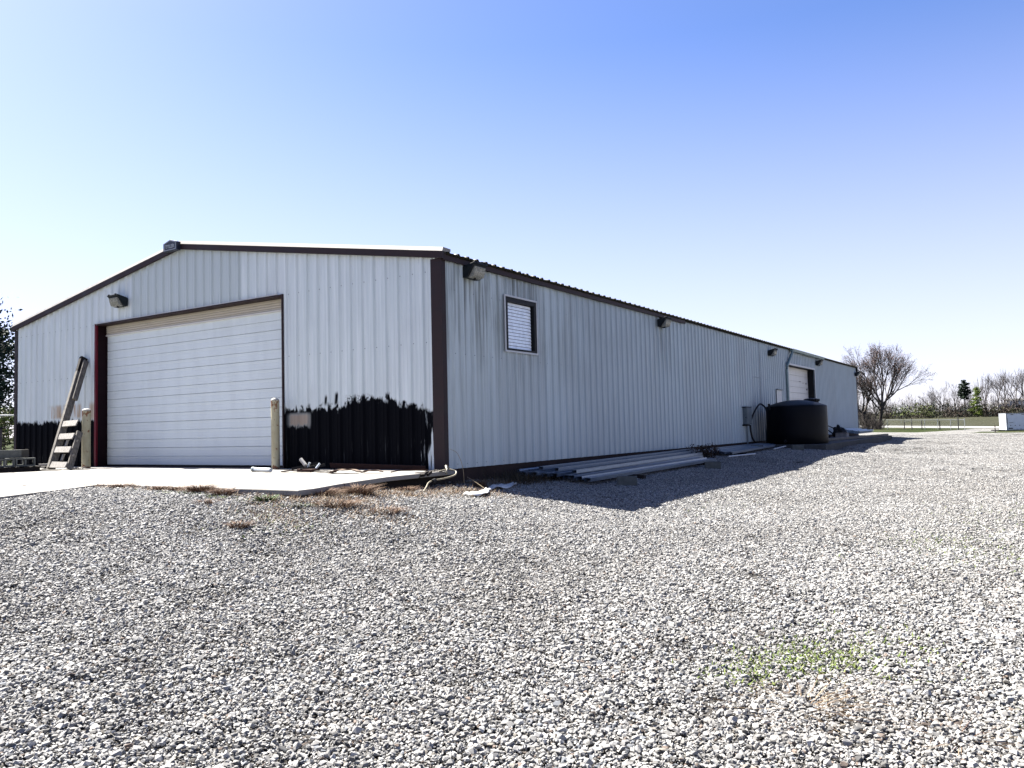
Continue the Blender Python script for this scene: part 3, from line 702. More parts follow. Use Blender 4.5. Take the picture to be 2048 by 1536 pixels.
# ------------------------------------------------------------------ wall lamps
def wall_lamp(base, rz, label):
    t = thing('wall_lamp', label, 'lamp', base, 'wall lamps on the metal building')
    w2 = .215
    def body(pf, mat, nm, par, hw, bev=.006):
        b = MB().prism([(-hw, d, z) for d, z in pf], (2 * hw, 0, 0)); me_o = b.build(nm, mat, None, bevel=bev); me_o.parent = par
        bm = bmesh.new(); bm.from_mesh(me_o.data); bmesh.ops.recalc_face_normals(bm, faces=bm.faces); bm.to_mesh(me_o.data); bm.free(); return me_o
    # outward is -Y locally
    h = body([(0, -.125), (0, .085), (-.06, .105), (-.285, .155), (-.29, .125), (-.262, .112), (-.245, .085), (-.105, -.125)], M['bronze'], 'housing', t, w2)
    l = body([(-.243, .082), (-.268, .075), (-.250, -.02), (-.215, -.105), (-.110, -.128), (-.095, -.118)], M['lens'], 'lens', t, w2 - .045)
    b = MB()
    for k in range(9): x = -.15 + k * .0375; b.beam((x, -.272, .07), (x, -.222, -.10), .006, .006)
    o = b.build('lens_ribs', M['lens'], None); o.parent = l
    o = MB().tube([(0, -.13, -.118), (0, -.13, -.150)], .028, 10).build('photocell_cap', M['dark'], None); o.parent = t
    o = MB().tube([(.1, -.05, -.12), (.1, -.05, -.14)], .014, 8).build('drain_plug', M['dark'], None); o.parent = t
    for sx_ in (-.14, .14): o = MB().box((sx_ - .02, -.295, .135), (sx_ + .02, -.255, .168)).build('clip', M['dark'], None); o.parent = h
    t.rotation_euler = (0, 0, rz); return t
l0 = wall_lamp((-9.96, -.033, 4.085), 0, 'wall lamp above the big front door')
l1 = copy_tree(l0, (.033, .84, 3.685), R(90), 'wall lamp on the side wall nearest the corner, above left of the shutter')
l2 = copy_tree(l0, (.033, 10.22, 3.64), R(90), 'wall lamp where the brown eave trim ends')
l3 = copy_tree(l0, (.033, 21.7, 3.54), R(90), 'wall lamp left of the gutter downspout')
l4 = copy_tree(l0, (.033, 30.3, 3.60), R(90), 'wall lamp just right of the green gutter')
l5 = copy_tree(l0, (.06, 40.6, 3.50), R(90), 'wall lamp at the far end of the side wall')
# ------------------------------------------------------------------ bollards
def bollard(x, y, r, h, label, lean=(0, 0)):
    t = thing('bollard', label, 'bollard', (x, y, 0), 'steel bollards guarding the front door')
    b = MB(); n = 24; seg = 8; vs = []; fs = []
    b.tube([(x + lean[0] * i / seg, y + lean[1] * i / seg, h * i / seg) for i in range(seg + 1)], r, n)
    b.build('post', M['boll'], t, smooth=True)
    b = MB().lathe([(r * .97, h - .001), (r * .96, h + .012), (r * .78, h + .035), (r * .4, h + .05), (.004, h + .054)], (x + lean[0], y + lean[1], 0), n); b.build('concrete_cap', M['cap'], t, smooth=True)
    return t
bollard(-4.1, -.30, .085, 1.40, 'cream steel bollard at the right edge of the big front door', (-.005, 0))
bollard(-10.53, -.62, .098, 1.40, 'rust-stained cream steel bollard beside the wooden ladder', (.004, 0))

# ------------------------------------------------------------------ timber ladder against the gable
t = thing('wooden_ladder', 'grey weathered homemade timber ladder leaning on the gable wall left of the door', 'ladder', (-10.6, -1.45, 0))
ft, tp = Vector((-10.53, -1.46, .02)), Vector((-11.62, -.09, 2.80))
def rail(a, b, w, th, nm):
    m = MB(); d = (b - a).normalized(); side = Vector((0.0, 0, 1)).cross(Vector((0, -1, 0)))
    m.beam(a, b, th, w, up=(0, -1, .4)); m.build(nm, M['wood'], t, bevel=.006)
rail(ft, ft.lerp(tp, .86), .17, .095, 'rail')
MB().beam(ft.lerp(tp, .862), tp, .10, .172, up=(0, -1, .4)).build('blackened_tip', M['dirt'], t, bevel=.006)
lean_d = (tp - ft).normalized()
ft2 = Vector((-9.80, -1.42, .02)); rail(ft2, ft2 + lean_d * 1.02, .14, .05, 'rail')
o_ = Vector((.105, .03, 0)); rail(ft.lerp(tp, .60) + o_, ft.lerp(tp, .97) + o_, .13, .05, 'inner_rail')
for i, z in enumerate((.09, .44, .75, 1.06)):
    k = z / lean_d.z; cx = -10.12 + lean_d.x * k; cy = -1.50 + lean_d.y * k
    m = MB().obox((cx - .02 * i, cy - .02, z + .03), (.335 + .015 * (i == 3), .0, .004 * (i - 1)), (0, .012, -.006), (0, .035, .068)); m.build('tread', M['tread'], t, bevel=.004)
for z in (.25, .58):
    k = z / lean_d.z
    for dx in (-.1, .3): MB().obox((-10.12 + lean_d.x * k + dx, -1.42 + lean_d.y * k, z + .04), (.03, 0, 0), (0, .02, 0), (.012, .02, .075)).build('cleat', M['tread'], t, bevel=.003)

# ------------------------------------------------------------------ blocks on a pallet, far left
def cmu(name, c, ux, uy, uz, label, holes='y', group=None, L_=.39, D_=.19, H_=.19):
    """two-core concrete block; ux long axis, uy core axis, uz the other"""
    ux, uy, uz = (Vector(q).normalized() for q in (ux, uy, uz)); c = Vector(c); b = MB(); wl = .033
    def blk(a0, a1, z0, z1): b.obox(c + ux * (a0 + a1) / 2 + uz * (z0 + z1) / 2, ux * (a1 - a0) / 2, uy * D_ / 2, uz * (z1 - z0) / 2)
    hx, hz_ = L_ / 2, H_ / 2
    blk(-hx, hx, -hz_, -hz_ + wl); blk(-hx, hx, hz_ - wl, hz_)
    for a in (-hx, -wl / 2, hx - wl): blk(a, a + wl, -hz_ + wl, hz_ - wl)
    o = b.build(name, M['block'], None, bevel=.004, base=tuple(c)); return tag(o, label, 'concrete block', group)
pd = Vector((-.985, -.17, 0)); pd = Vector((.28, .96, 0)).normalized()
bx, by = -10.62, -2.0
U = Vector((.30, .954, 0)); V = Vector((.954, -.30, 0))
t = thing('pallet', 'dark low timber pallet under the concrete blocks at the left edge', 'pallet', (-10.9, -2.35, 0))
p0 = Vector((-10.90, -2.28, 0))
for i in range(3): m = MB().beam(p0 + V * (-.45 + .42 * i) - U * .62 + Vector((0, 0, .045)), p0 + V * (-.45 + .42 * i) + U * .62 + Vector((0, 0, .045)), .09, .09); m.build('bearer', M['dirt'], t)
for i in range(6): q = p0 + U * (-.57 + .228 * i) + Vector((0, 0, .102)); m = MB().beam(q - V * .52, q + V * .50, .11, .022); m.build('deck_board', M['dirt'], t)
k = 0
labs = ['hollow grey block on the pallet nearest the ladder', 'hollow grey block on the pallet at the left edge of the photo', 'hollow grey block at the back of the pallet behind the others']
for i in range(2):
    c = p0 + U * (.34 - i * .405) + V * .30 + Vector((0, 0, .115 + .098)); cmu('concrete_block', c, U, V, (0, 0, 1), labs[i], group='concrete blocks on the pallet')
c = p0 + U * .20 - V * .08 + Vector((0, 0, .115 + .098)); cmu('concrete_block', c, U, V, (0, 0, 1), labs[2], group='concrete blocks on the pallet')
m = MB().obox(p0 + U * -.02 + V * .22 + Vector((0, 0, .325 + .086)), U * .29, V * .07, Vector((0, 0, .088))); tag(m.build('solid_block', M['block'], None, bevel=.004, base=tuple(p0 + Vector((0, 0, .32)))), 'long solid grey block lying on top of the hollow blocks', 'concrete block')
m = MB().obox(p0 + U * .26 - V * .02 + Vector((0, 0, .325 + .086)), U * .19, V * .09, Vector((0, 0, .088))); tag(m.build('solid_block', plain('brown_grey_block', (.075, .07, .06), .95, var=.2, scale=14, spec=.2), None, bevel=.004, base=tuple(p0 + U * .3 + Vector((0, 0, .32)))), 'browner solid block set behind the long one on the stack', 'concrete block')
# dark drum-like box standing behind the blocks at the picture edge
t = thing('steel_cabinet', 'dark purple-grey steel cabinet cut by the left edge of the photo', 'cabinet', (-13.55, -1.55, 0))
MB().box((-13.9, -1.95, .06), (-13.3, -1.25, 1.02)).build('body', plain('dark_purple_grey_paint', (.022, .02, .028), .5), t, bevel=.01)
MB().box((-13.92, -1.97, 1.022), (-13.28, -1.23, 1.06)).build('lid', M['dark'], t); MB().box((-13.86, -1.9, 0), (-13.34, -1.3, .06)).build('plinth', M['dark'], t)
# scraps between the pallet and the ladder
def scrap(name, pts, w, th, mat, label, cat, up=(0, 0, 1)):
    m = MB()
    for a, b in zip(pts, pts[1:]): m.beam(a, b, w, th, up)
    o = m.build(name, mat, None, bevel=.003, base=tuple(pts[0])); return tag(o, label, cat)
scrap('timber_scrap', [(-11.55, -1.15, .05), (-10.75, -1.42, .06)], .12, .05, M['dirt'], 'dark timber offcut lying between the blocks and the ladder', 'timber scrap')
scrap('timber_scrap', [(-11.9, -1.0, .10), (-11.1, -1.02, .12)], .10, .04, M['tread'], 'pale broken board behind the dark offcut by the ladder', 'timber scrap')
scrap('timber_scrap', [(-10.55, -1.75, .014), (-9.95, -1.55, .014)], .09, .02, M['wood'], 'thin grey slat on the concrete at the foot of the ladder', 'timber scrap')
m = MB()
for i in range(26): a = (-9.7 + rnd.gauss(0, .12), -1.35 + rnd.gauss(0, .06), .03); m.beam(a, (a[0] + rnd.uniform(-.14, .14), a[1] + rnd.uniform(-.08, .08), .02 + rnd.random() * .07), .03, .012)
tag(m.build('splinter_pile', M['tread'], None, base=(-9.7, -1.35, 0)), 'small pile of pale splinters at the right foot of the ladder', 'splinters')

# ------------------------------------------------------------------ scrap on the apron right of the door
t = thing('steel_pipe', 'short pale pipe lying on the concrete right of the door', 'pipe', (-3.6, -1.2, 0))
m = MB().tube([(-3.72, -1.16, .045), (-3.05, -1.32, .045)], .038, 10); m.build('barrel', M['galv'], t, smooth=True)
m = MB().tube([(-3.76, -1.15, .045), (-3.68, -1.17, .045)], .05, 10); m.build('coupling', M['boxm'], t, smooth=True)
t = thing('tow_hitch_jack', 'rusty black and cream jack with an upright handle on the concrete', 'jack', (-2.55, -1.0, 0))
m = MB().beam((-2.78, -1.05, .05), (-2.30, -.85, .16), .05, .05); m.beam((-2.5, -1.1, .04), (-2.15, -.82, .12), .04, .05); m.build('arm', M['black'], t)
m = MB().tube([(-2.47, -1.0, .12), (-2.60, -1.0, .235)], .035, 9); m.build('handle', M['cap'], t, smooth=True)
m = MB().box((-2.60, -1.1, .002), (-2.2, -.9, .055)); m.build('base', M['rustm'], t, bevel=.006)
MB().tube([(-2.45, -.98, .06), (-2.40, -.96, .17)], .02, 8).build('screw', M['galv'], t, smooth=True); MB().tube([(-2.25, -.95, .06), (-2.2, -.9, .15)], .022, 8).build('screw', M['galv'], t, smooth=True)
def wavy_board(name, a, b, w, lift, mat, label):
    a, b = Vector(a), Vector(b); d = (b - a); s = d.normalized().cross(Vector((0, 0, 1))); m = MB(); n = 10; vs = []; fs = []
    for i in range(n + 1):
        u = i / n; c = a + d * u; z = .008 + lift * math.sin(u * math.pi) * (1 + .3 * math.sin(u * 9))
        for sgn, dz in ((-1, 0), (1, 0), (1, .018), (-1, .018)): p = c + s * sgn * w / 2; vs.append((p.x, p.y, z + dz + (.02 * u * sgn if sgn > 0 else 0)))
    for i in range(n):
        for k in range(4): fs.append((i * 4 + k, i * 4 + (k + 1) % 4, i * 4 + 4 + (k + 1) % 4, i * 4 + 4 + k))
    fs += [(0, 1, 2, 3), (n * 4 + 3, n * 4 + 2, n * 4 + 1, n * 4)]
    m.add(vs, fs); return tag(m.build(name, mat, None, base=tuple(a)), label, 'board')
wavy_board('scrap_board', (-2.75, -1.3, 0), (-2.0, -1.35, 0), .10, .02, M['rustm'], 'rusty flat strip in front of the jack on the concrete')
wavy_board('scrap_board', (-2.05, -1.12, 0), (-1.45, -1.3, 0), .12, .015, M['wood'], 'thin curved slat right of the jack')
wavy_board('scrap_board', (-1.42, -1.38, 0), (-.95, -1.18, 0), .26, .05, M['cardboard'], 'buckled brown board raised in the middle on the concrete')
wavy_board('scrap_board', (-.85, -1.2, 0), (-.50, -1.1, 0), .14, .03, M['cardboard'], 'small brown board nearest the slab corner')
wavy_board('scrap_board', (-.35, -1.05, 0), (.12, -.62, 0), .08, .02, M['rustm'], 'narrow dark red strip at the slab edge by the corner')
scrap('brown_plank', [(-2.75, -.10, .07), (-.35, -.10, .025)], .10, .03, M['rustm'], 'long dark brown plank lying along the foot of the black coated wall', 'plank', up=(0, 1, .3))
# cracked slab crumbs at the corner
m = MB()
for i in range(7): c = (.10 + .07 * i * .5 + rnd.gauss(0, .03), -.50 - .09 * i + rnd.gauss(0, .04), -.02); m.obox(c, (rnd.uniform(.05, .12), .04, .01), (-.02, rnd.uniform(.05, .10), .02), (0, -.01, .02))
tag(m.build('broken_concrete', M['dirt'], None, base=(.2, -.6, -.05)), 'dark broken concrete rubble at the corner of the apron', 'rubble')
m = MB().tube([(.34, -.30, .03), (.33, -.36, .08), (.36, -.42, .09), (.40, -.44, .03), (.44, -.52, -.03)], .021, 8)
t = thing('drain_hose', 'cream hose looping off the slab corner onto the gravel', 'hose', (.4, -.5, -.1))
m.build('elbow', M['hose'], t, smooth='all')
pts = [(.30, -.55, .0), (.38, -.40, .03), (.52, -.36, .0), (.58, -.46, -.06), (.55, -.68, -.10), (.50, -.92, -.12), (.52, -1.10, -.15), (.62, -1.28, -.20), (.72, -1.48, -.26)]
def spline(p, n=6):
    p = [Vector(q) for q in p]; out = []
    for i in range(len(p) - 1):
        a, b, c, d = p[max(i - 1, 0)], p[i], p[i + 1], p[min(i + 2, len(p) - 1)]
        for k in range(n): u = k / n; out.append(.5 * ((2 * b) + (c - a) * u + (2 * a - 5 * b + 4 * c - d) * u * u + (3 * b - a - 3 * c + d) * u ** 3))
    return out + [p[-1]]
MB().tube(spline(pts), .015, 8).build('tube', M['hose'], t, smooth='all'); MB().tube([(.50, -.90, -.12), (.515, -1.0, -.135)], .033, 8).build('clamp', M['black'], t)
# white plastic sheet on the gravel
m = MB(); n = 22; a, bq = Vector((1.62, -1.50)), Vector((.86, .95)); d = bq - a; s = Vector((d.y, -d.x)).normalized(); vs = []; fs = []; rr = random.Random(4)
for i in range(n + 1):
    u = i / n; wd = .03 + .075 * abs(math.sin(u * 5.5 + .9))
    for k in range(6):
        q = a + d * u + s * (wd * (k / 5 - .5) * 2 + .05 * math.sin(u * 9)); vs.append((q.x, q.y, hz(q.x, q.y) + .05 + rr.random() * .03 + .016 * math.sin(k * 2 + u * 20)))
for i in range(n):
    for k in range(5): fs.append((i * 6 + k, i * 6 + k + 1, i * 6 + 7 + k, i * 6 + 6 + k))
m.add(vs, fs); o = m.build('plastic_sheet', M['plastic'], None, smooth='all', base=(1.2, -.3, -.4)); thick(o, .004); tag(o, 'crumpled white plastic strip lying on the gravel near the corner', 'plastic sheet')

# ------------------------------------------------------------------ tank, meter box, hoses
TX, TY, TR, TZ = 1.43, 19.85, 1.10, -.12
t = thing('water_tank', 'big round black plastic water tank with a domed top beside the side wall', 'water tank', (TX, TY, TZ))
prof = [(TR - .03, 0), (TR, .04), (TR, .45), (TR, .9), (TR, 1.38), (TR - .008, 1.405), (TR - .03, 1.425)]
for k in range(1, 11): u = 1 - k / 10; prof.append(((TR - .03) * u + .002, 1.425 + .225 * (1 - u * u)))
MB().lathe(prof, (TX, TY, TZ), 56).build('shell', M['tank'], t, smooth=True)
hx, hy = TX + .50, TY + .35
ml = MB().lathe([(.25, 1.46), (.25, 1.60), (.27, 1.60), (.27, 1.655), (.22, 1.685), (.10, 1.70), (.01, 1.705)], (hx, hy, TZ), 24).build('manway_lid', M['tank'], t, smooth=True)
for k in range(8): a = k * math.pi / 4; MB().box((hx + .27 * math.cos(a) - .02, hy + .27 * math.sin(a) - .02, TZ + 1.58), (hx + .27 * math.cos(a) + .02, hy + .27 * math.sin(a) + .02, TZ + 1.67)).build('grip', M['tank'], ml)
MB().tube([(TX - .15, TY - TR + .03, TZ + .12), (TX - .16, TY - TR - .10, TZ + .12)], .05, 10).build('outlet_valve', M['dark'], t); MB().tube([(TX - .75, TY - .83, TZ + 1.30), (TX - .78, TY - .86, TZ + 1.52)], .045, 8).build('inlet_fitting', M['dark'], t)
t = thing('meter_box', 'grey electric box on the side wall left of the black tank', 'electric box', (.03, 17.9, .6))
MB().box((.034, 17.72, .66), (.20, 18.26, 1.27)).build('case', M['boxm'], t, bevel=.012)
MB().box((.202, 17.74, .70), (.214, 18.24, 1.23)).build('cover', plain('box_cover_paint', (.13, .155, .17), .45, .2), t, bevel=.004)
MB().box((.03, 17.66, .60), (.12, 18.32, .655)).build('bracket', M['dark'], t); MB().box((.03, 17.66, 1.273), (.21, 18.3, 1.30)).build('drip_hood', M['dark'], t)
MB().tube([(.10, 18.0, .60), (.10, 18.0, -.25)], .028, 8).build('conduit', M['boxm'], t, smooth=True)
MB().tube([(.16, 17.715, .9), (.16, 17.69, .9)], .02, 6).build('latch', M['dark'], t)
m = MB().tube(spline([(.18, 18.28, .82), (.20, 18.48, 1.02), (.24, 18.9, 1.30), (.27, 19.22, 1.41), (.32, 19.4, 1.36), (.40, 19.5, 1.22), (.42, 19.5, .9), (.42, 19.45, .3), (.40, 19.4, -.1)]), .032, 8)
tag(m.build('black_hose', M['black'], None, smooth='all', base=(.3, 19, .8)), 'black hose arching from the electric box to behind the tank', 'hose')
m = MB().tube(spline([(.16, 18.2, .62), (.18, 18.18, .35), (.22, 18.3, .08), (.3, 18.6, -.08), (.36, 18.9, -.09)]), .035, 8)
tag(m.build('black_hose', M['black'], None, smooth='all', base=(.2, 18.2, .3)), 'black hose curving down from the bottom of the electric box', 'hose')
# stuff leaning and stacked beyond the tank
for i, (a, b, r, lab) in enumerate((((.10, 31.6, .50), (.75, 34.6, -.13), .028, 'dark pole sloping down the wall behind the tank to the black bag'), ((.12, 30.9, .42), (.62, 31.4, -.12), .03, 'steep dark pole leaning on the wall right of the tank'), ((.12, 30.3, .56), (.45, 30.5, -.12), .05, 'thick dark post leaning on the wall hard behind the tank'))):
    t = thing('metal_pole', lab, 'pole', a); a, b = Vector(a), Vector(b)
    MB().tube([a, a.lerp(b, .5), b], r, 7).build('shaft', M['dark'], t, smooth=True); MB().tube([a - (b - a).normalized() * .05, a], r * 1.4, 7).build('end_cap', M['black'], t)
t = thing('wooden_crate', 'pale box on the concrete pad beyond the tank', 'crate', (1.35, 28.7, -.12))
MB().box((1.12, 28.4, -.115), (1.62, 29.0, .12)).build('case', plain('pale_crate_board', (.20, .18, .165), .8), t, bevel=.01); MB().box((1.10, 28.38, .121), (1.64, 29.02, .14)).build('rim', M['wood'], t)
def lump(name, c, s, mat, label, cat, seed=1, sub=3, amp=.25):
    bm = bmesh.new(); bmesh.ops.create_icosphere(bm, subdivisions=sub, radius=1); q = random.Random(seed); ph = [q.random() * 6 for _ in range(6)]
    for v in bm.verts:
        p = v.co; k = 1 + amp * (math.sin(p.x * 4 + ph[0]) * math.sin(p.y * 5 + ph[1]) + .6 * math.sin(p.z * 7 + ph[2] + p.x * 6)); v.co = (p.x * s[0] * k, p.y * s[1] * k, max(p.z, -.55) * s[2] * k)
    me = bpy.data.meshes.new(name); bm.to_mesh(me); bm.free(); me.materials.append(mat); me.shade_smooth(); o = bpy.data.objects.new(name, me); o.location = c; COL.objects.link(o)
    return tag(o, label, cat) if label else o
lump('rubbish_bag', (.95, 30.2, .12), (.28, .3, .34), M['black'], 'crumpled black bag sitting against the pale box', 'bag', 3)
m = MB(); 
for k in range(4):
    y0 = 33.6; z = -.02 + k * .035; P = rib_profile(1.0, .15 + .05 * k)
    for (a, ha), (c, hc) in zip(P, P[1:]):
        if c - a > 1e-5: m.add([(.25 + a, y0 + .2 * k, z + ha * .9 + .16 - .13 * a), (.25 + c, y0 + .2 * k, z + hc * .9 + .16 - .13 * c), (.25 + c, y0 + 4.7 + .1 * k, z + hc * .9 + .16 - .13 * c), (.25 + a, y0 + 4.7 + .1 * k, z + ha * .9 + .16 - .13 * a)], [(0, 1, 2, 3)])
o = m.build('sheet_stack', M['sheet'], None, base=(.7, 36, -.1)); thick(o, .01); tag(o, 'stack of pale blue ribbed steel sheets at the far foot of the side wall', 'steel sheets')
scrap('dark_beam', [(1.75, 35.5, -.22), (2.25, 37.2, -.26)], .25, .16, M['dirt'], 'dark heavy beam on the ground past the steel sheets', 'beam')
scrap('long_timber', [(1.75, 22.4, -.06), (2.7, 33.0, -.06)], .14, .10, M['wood'], 'long grey timber on the pad behind the tank', 'timber')
# ------------------------------------------------------------------ pipes laid along the wall
def pipe(pts, r, mat, label, group=None, square=False):
    a, b = Vector(pts[0]), Vector(pts[1]); m = MB(); n = (b - a).normalized()
    if square:
        s = n.cross(Vector((0, 0, 1))).normalized(); u = s.cross(n); q = [(-1, -1), (1, -1), (1, 1), (-1, 1)]; vs = []
        for p, k in ((a, r), (a, r * .84), (a + n * .3, r * .84)): vs += [p + s * i * k + u * j * k for i, j in q]
        vs += [b + s * i * r + u * j * r for i, j in q]
        fs = [(0 + k, 12 + k, 12 + (k + 1) % 4, (k + 1) % 4) for k in range(4)] + [(k, (k + 1) % 4, 4 + (k + 1) % 4, 4 + k) for k in range(4)] + [(4 + k, 4 + (k + 1) % 4, 8 + (k + 1) % 4, 8 + k) for k in range(4)] + [(8, 9, 10, 11), (12, 13, 14, 15)]
        m.add(vs, fs)
    else:
        k = 12; ref = n.cross(Vector((0, 0, 1))).normalized(); u = ref.cross(n); vs = []
        for p, q in ((b, r), (a, r), (a, r * .86), (a + n * .35, r * .86)): vs += [p + (ref * math.cos(i * 6.2832 / k) + u * math.sin(i * 6.2832 / k)) * q for i in range(k)]
        fs = [(j * k + i, j * k + (i + 1) % k, j * k + k + (i + 1) % k, j * k + k + i) for j in range(3) for i in range(k)] + [tuple(range(k)), tuple(range(3 * k, 4 * k))]
        m.add(vs, fs)
    o = m.build('steel_tube', mat, None, smooth=True, base=tuple(a))
    bm = bmesh.new(); bm.from_mesh(o.data); bmesh.ops.recalc_face_normals(bm, faces=bm.faces); bm.to_mesh(o.data); bm.free()
    return tag(o, label, 'steel tube', group)
gp = mat_galv('dull_galvanised_tube', (.09, .12, .17), (.16, .205, .27), .55, .34)
q = random.Random(12)
def purlin(a, b, w, h, tilt, label, group=None):
    """open channel section: flat web, two flanges"""
    a, b = Vector(a), Vector(b); n = (b - a).normalized(); s = n.cross(Vector((0, 0, 1))).normalized(); u = s.cross(n); s, u = s * math.cos(tilt) + u * math.sin(tilt), u * math.cos(tilt) - s * math.sin(tilt); t_ = .006; m = MB()
    for (x0, x1, z0, z1) in ((-w, w, h - t_, h), (-w, -w + t_, -h, h - t_), (w - t_, w, -h, h - t_), (-w + t_, -w + .03, -h, -h + t_), (w - .03, w - t_, -h, -h + t_)):
        m.obox((a + b) / 2 + s * (x0 + x1) / 2 + u * (z0 + z1) / 2, (b - a) / 2, s * (x1 - x0) / 2, u * (z1 - z0) / 2)
    return tag(m.build('steel_channel', gp, None, base=tuple(a)), label, 'steel channel', group)
for i in range(8):
    u = i / 7
    ax, ay = .36 + 1.24 * u + q.uniform(-.02, .02), 2.05 + .5 * u + q.uniform(-.3, .2); bx_, by_ = .56 + .98 * u + q.uniform(-.04, .04), 10.9 - 1.0 * u + q.uniform(-.4, .3)
    purlin((ax, ay, hz(ax, ay) + .155 - .03 * u + q.uniform(-.012, .012)), (bx_, by_, hz(bx_, by_) + .165 - .05 * u + q.uniform(-.012, .012)), .066, .034, q.uniform(-.16, .16), 'galvanised steel channel lying side by side with others in the nearer bundle on the gravel', 'steel channels in the nearer bundle')
for i, (u, dz) in enumerate(((.10, .085), (.36, .085), (.66, .08))):
    purlin((.38 + 1.2 * u, 2.5 + .3 * u, hz(.34 + 1.2 * u, 2.5) + .16 + dz - .03 * u), (.50 + .8 * u, 11.2 - 1.2 * u, hz(.5 + u, 10.5) + .17 + dz - .01 - .06 * u), .05, .034, q.uniform(-.1, .1), ['steel channel on top of the nearer bundle closest to the wall', 'steel channel on top of the nearer bundle, second from the wall', 'steel channel on top of the nearer bundle, farthest from the wall'][i])
pipe([(.30, 2.0, hz(.3, 2) + .20), (.42, 11.0, hz(.42, 11) + .20)], .03, gp, 'thin steel pipe beside the wall at the back of the nearer bundle')
for i in range(7):
    u = i / 6
    ax, ay = .36 + .95 * u, 11.2 + 1.0 * u + q.uniform(-.3, .3); bx_, by_ = .45 + .75 * u, min(20.0 - 2.4 * u, 18.3) + q.uniform(-.4, 0)
    purlin((ax, ay, hz(ax, ay) + .15 - .02 * u), (bx_, by_, hz(bx_, by_) + .15 - .02 * u), .055, .03, q.uniform(-.16, .16), 'galvanised steel channel lying in the farther bundle near the tank', 'steel channels in the farther bundle')
pipe([(1.42, 11.6, hz(1.42, 11.6) + .06), (1.62, 13.6, hz(1.62, 13.6) + .06)], .024, M['white'], 'short white pipe on the gravel in front of the farther bundle', None)
pipe([(1.5, 16.2, hz(1.5, 16.2) + .07), (1.45, 18.0, hz(1.45, 18) + .10)], .024, M['white'], 'short white pipe near the two-holed block by the tank', None)
for nm, x0, y0, x1 in (('bearer_timber', .3, 4.4, 1.9), ('bearer_timber', .35, 9.0, 1.7), ('bearer_timber', .3, 13.2, 1.45)):
    a = Vector((x0, y0, hz(x0, y0) + .05)); b = Vector((x1, y0 + .1, hz(x1, y0) + .05))
    tag(MB().beam(a, b, .12, .10).build('bearer_timber', M['dirt'], None, base=tuple(a)), {4.4: 'dark timber under the near end of the nearer tube bundle', 9.0: 'dark timber under the far end of the nearer tube bundle', 13.2: 'dark timber under the farther tube bundle'}[y0], 'timber')
def gblock(x, y, rz, label, hollow=False, dz=0):
    c = Vector((x, y, hz(x, y) + .10 + dz)); ux = Vector((math.cos(rz), math.sin(rz), 0)); uy = Vector((-math.sin(rz), math.cos(rz), 0))
    if hollow: return cmu('concrete_block', c, ux, uy, (0, 0, 1), label)
    return cmu('concrete_block', c, ux, (0, 0, 1), uy, label)
gblock(2.13, 3.1, .42, 'grey concrete block on the shaded gravel beside the nearer tube bundle', dz=.0)
gblock(2.05, 8.4, .42, 'grey concrete block between the two tube bundles')
gblock(1.05, 15.85, .35, 'two-holed concrete block by the farther tube bundle near the tank', True)
gblock(2.0, 17.4, .5, 'grey concrete block at the corner of the tank pad')
# ------------------------------------------------------------------ weeds and dead grass
def tuft_mesh(name, n, rad, h, cols, seed, spread=1.0, width=.006, curl=.6):
    q = random.Random(seed); vs = []; fs = []; cl = []
    for i in range(n):
        a = q.random() * 6.283; r0_ = rad * math.sqrt(q.random()) * .55; hh = h * q.uniform(.45, 1.1); out = rad * q.uniform(.3, 1.2) * spread
        d = Vector((math.cos(a), math.sin(a), 0)); b = d * r0_ + Vector((q.gauss(0, .01), q.gauss(0, .01), -.02)); s = Vector((-d.y, d.x, 0)) * width * q.uniform(.6, 1.3)
        s.rotate(Matrix.Rotation(q.uniform(-1.2, 1.2), 3, 'Z'))
        o = len(vs); c = q.choice(cols); g = q.uniform(.7, 1.25); c = tuple(k * g for k in c)
        for u in (0, .5, 1): p = b + d * out * (u ** 1.5) + Vector((0, 0, hh * (u - curl * u * u * .55))); w_ = (1 - u * .75); vs += [p - s * w_, p + s * w_]
        fs += [(o, o + 1, o + 3, o + 2), (o + 2, o + 3, o + 5, o + 4)]; cl += [c, c]
    me = bpy.data.meshes.new(name); me.from_pydata([tuple(v) for v in vs], [], fs); me.materials.append(M['leaf'])
    a = me.attributes.new('tone', 'FLOAT_COLOR', 'FACE'); a.data.foreach_set('color', np.asarray([(*c, 1) for c in cl], np.float32).ravel()); return me
RUST = [(.088, .046, .027), (.115, .066, .041), (.060, .032, .020), (.155, .105, .068)]; STRAW = [(.17, .13, .085), (.21, .165, .11), (.11, .075, .045), (.145, .10, .064)]; GREEN = [(.026, .050, .009), (.045, .075, .016), (.06, .085, .024), (.020, .036, .009)]
def tuft(x, y, n, rad, h, cols, seed, label, cat='grass tuft', nm='grass_tuft', group=None, **kw):
    o = bpy.data.objects.new(nm, tuft_mesh(nm, n, rad, h, cols, seed, **kw)); o.location = (x, y, hz(x, y)); COL.objects.link(o); return tag(o, label, cat, group)
gT = 'dead grass tufts along the apron edge'
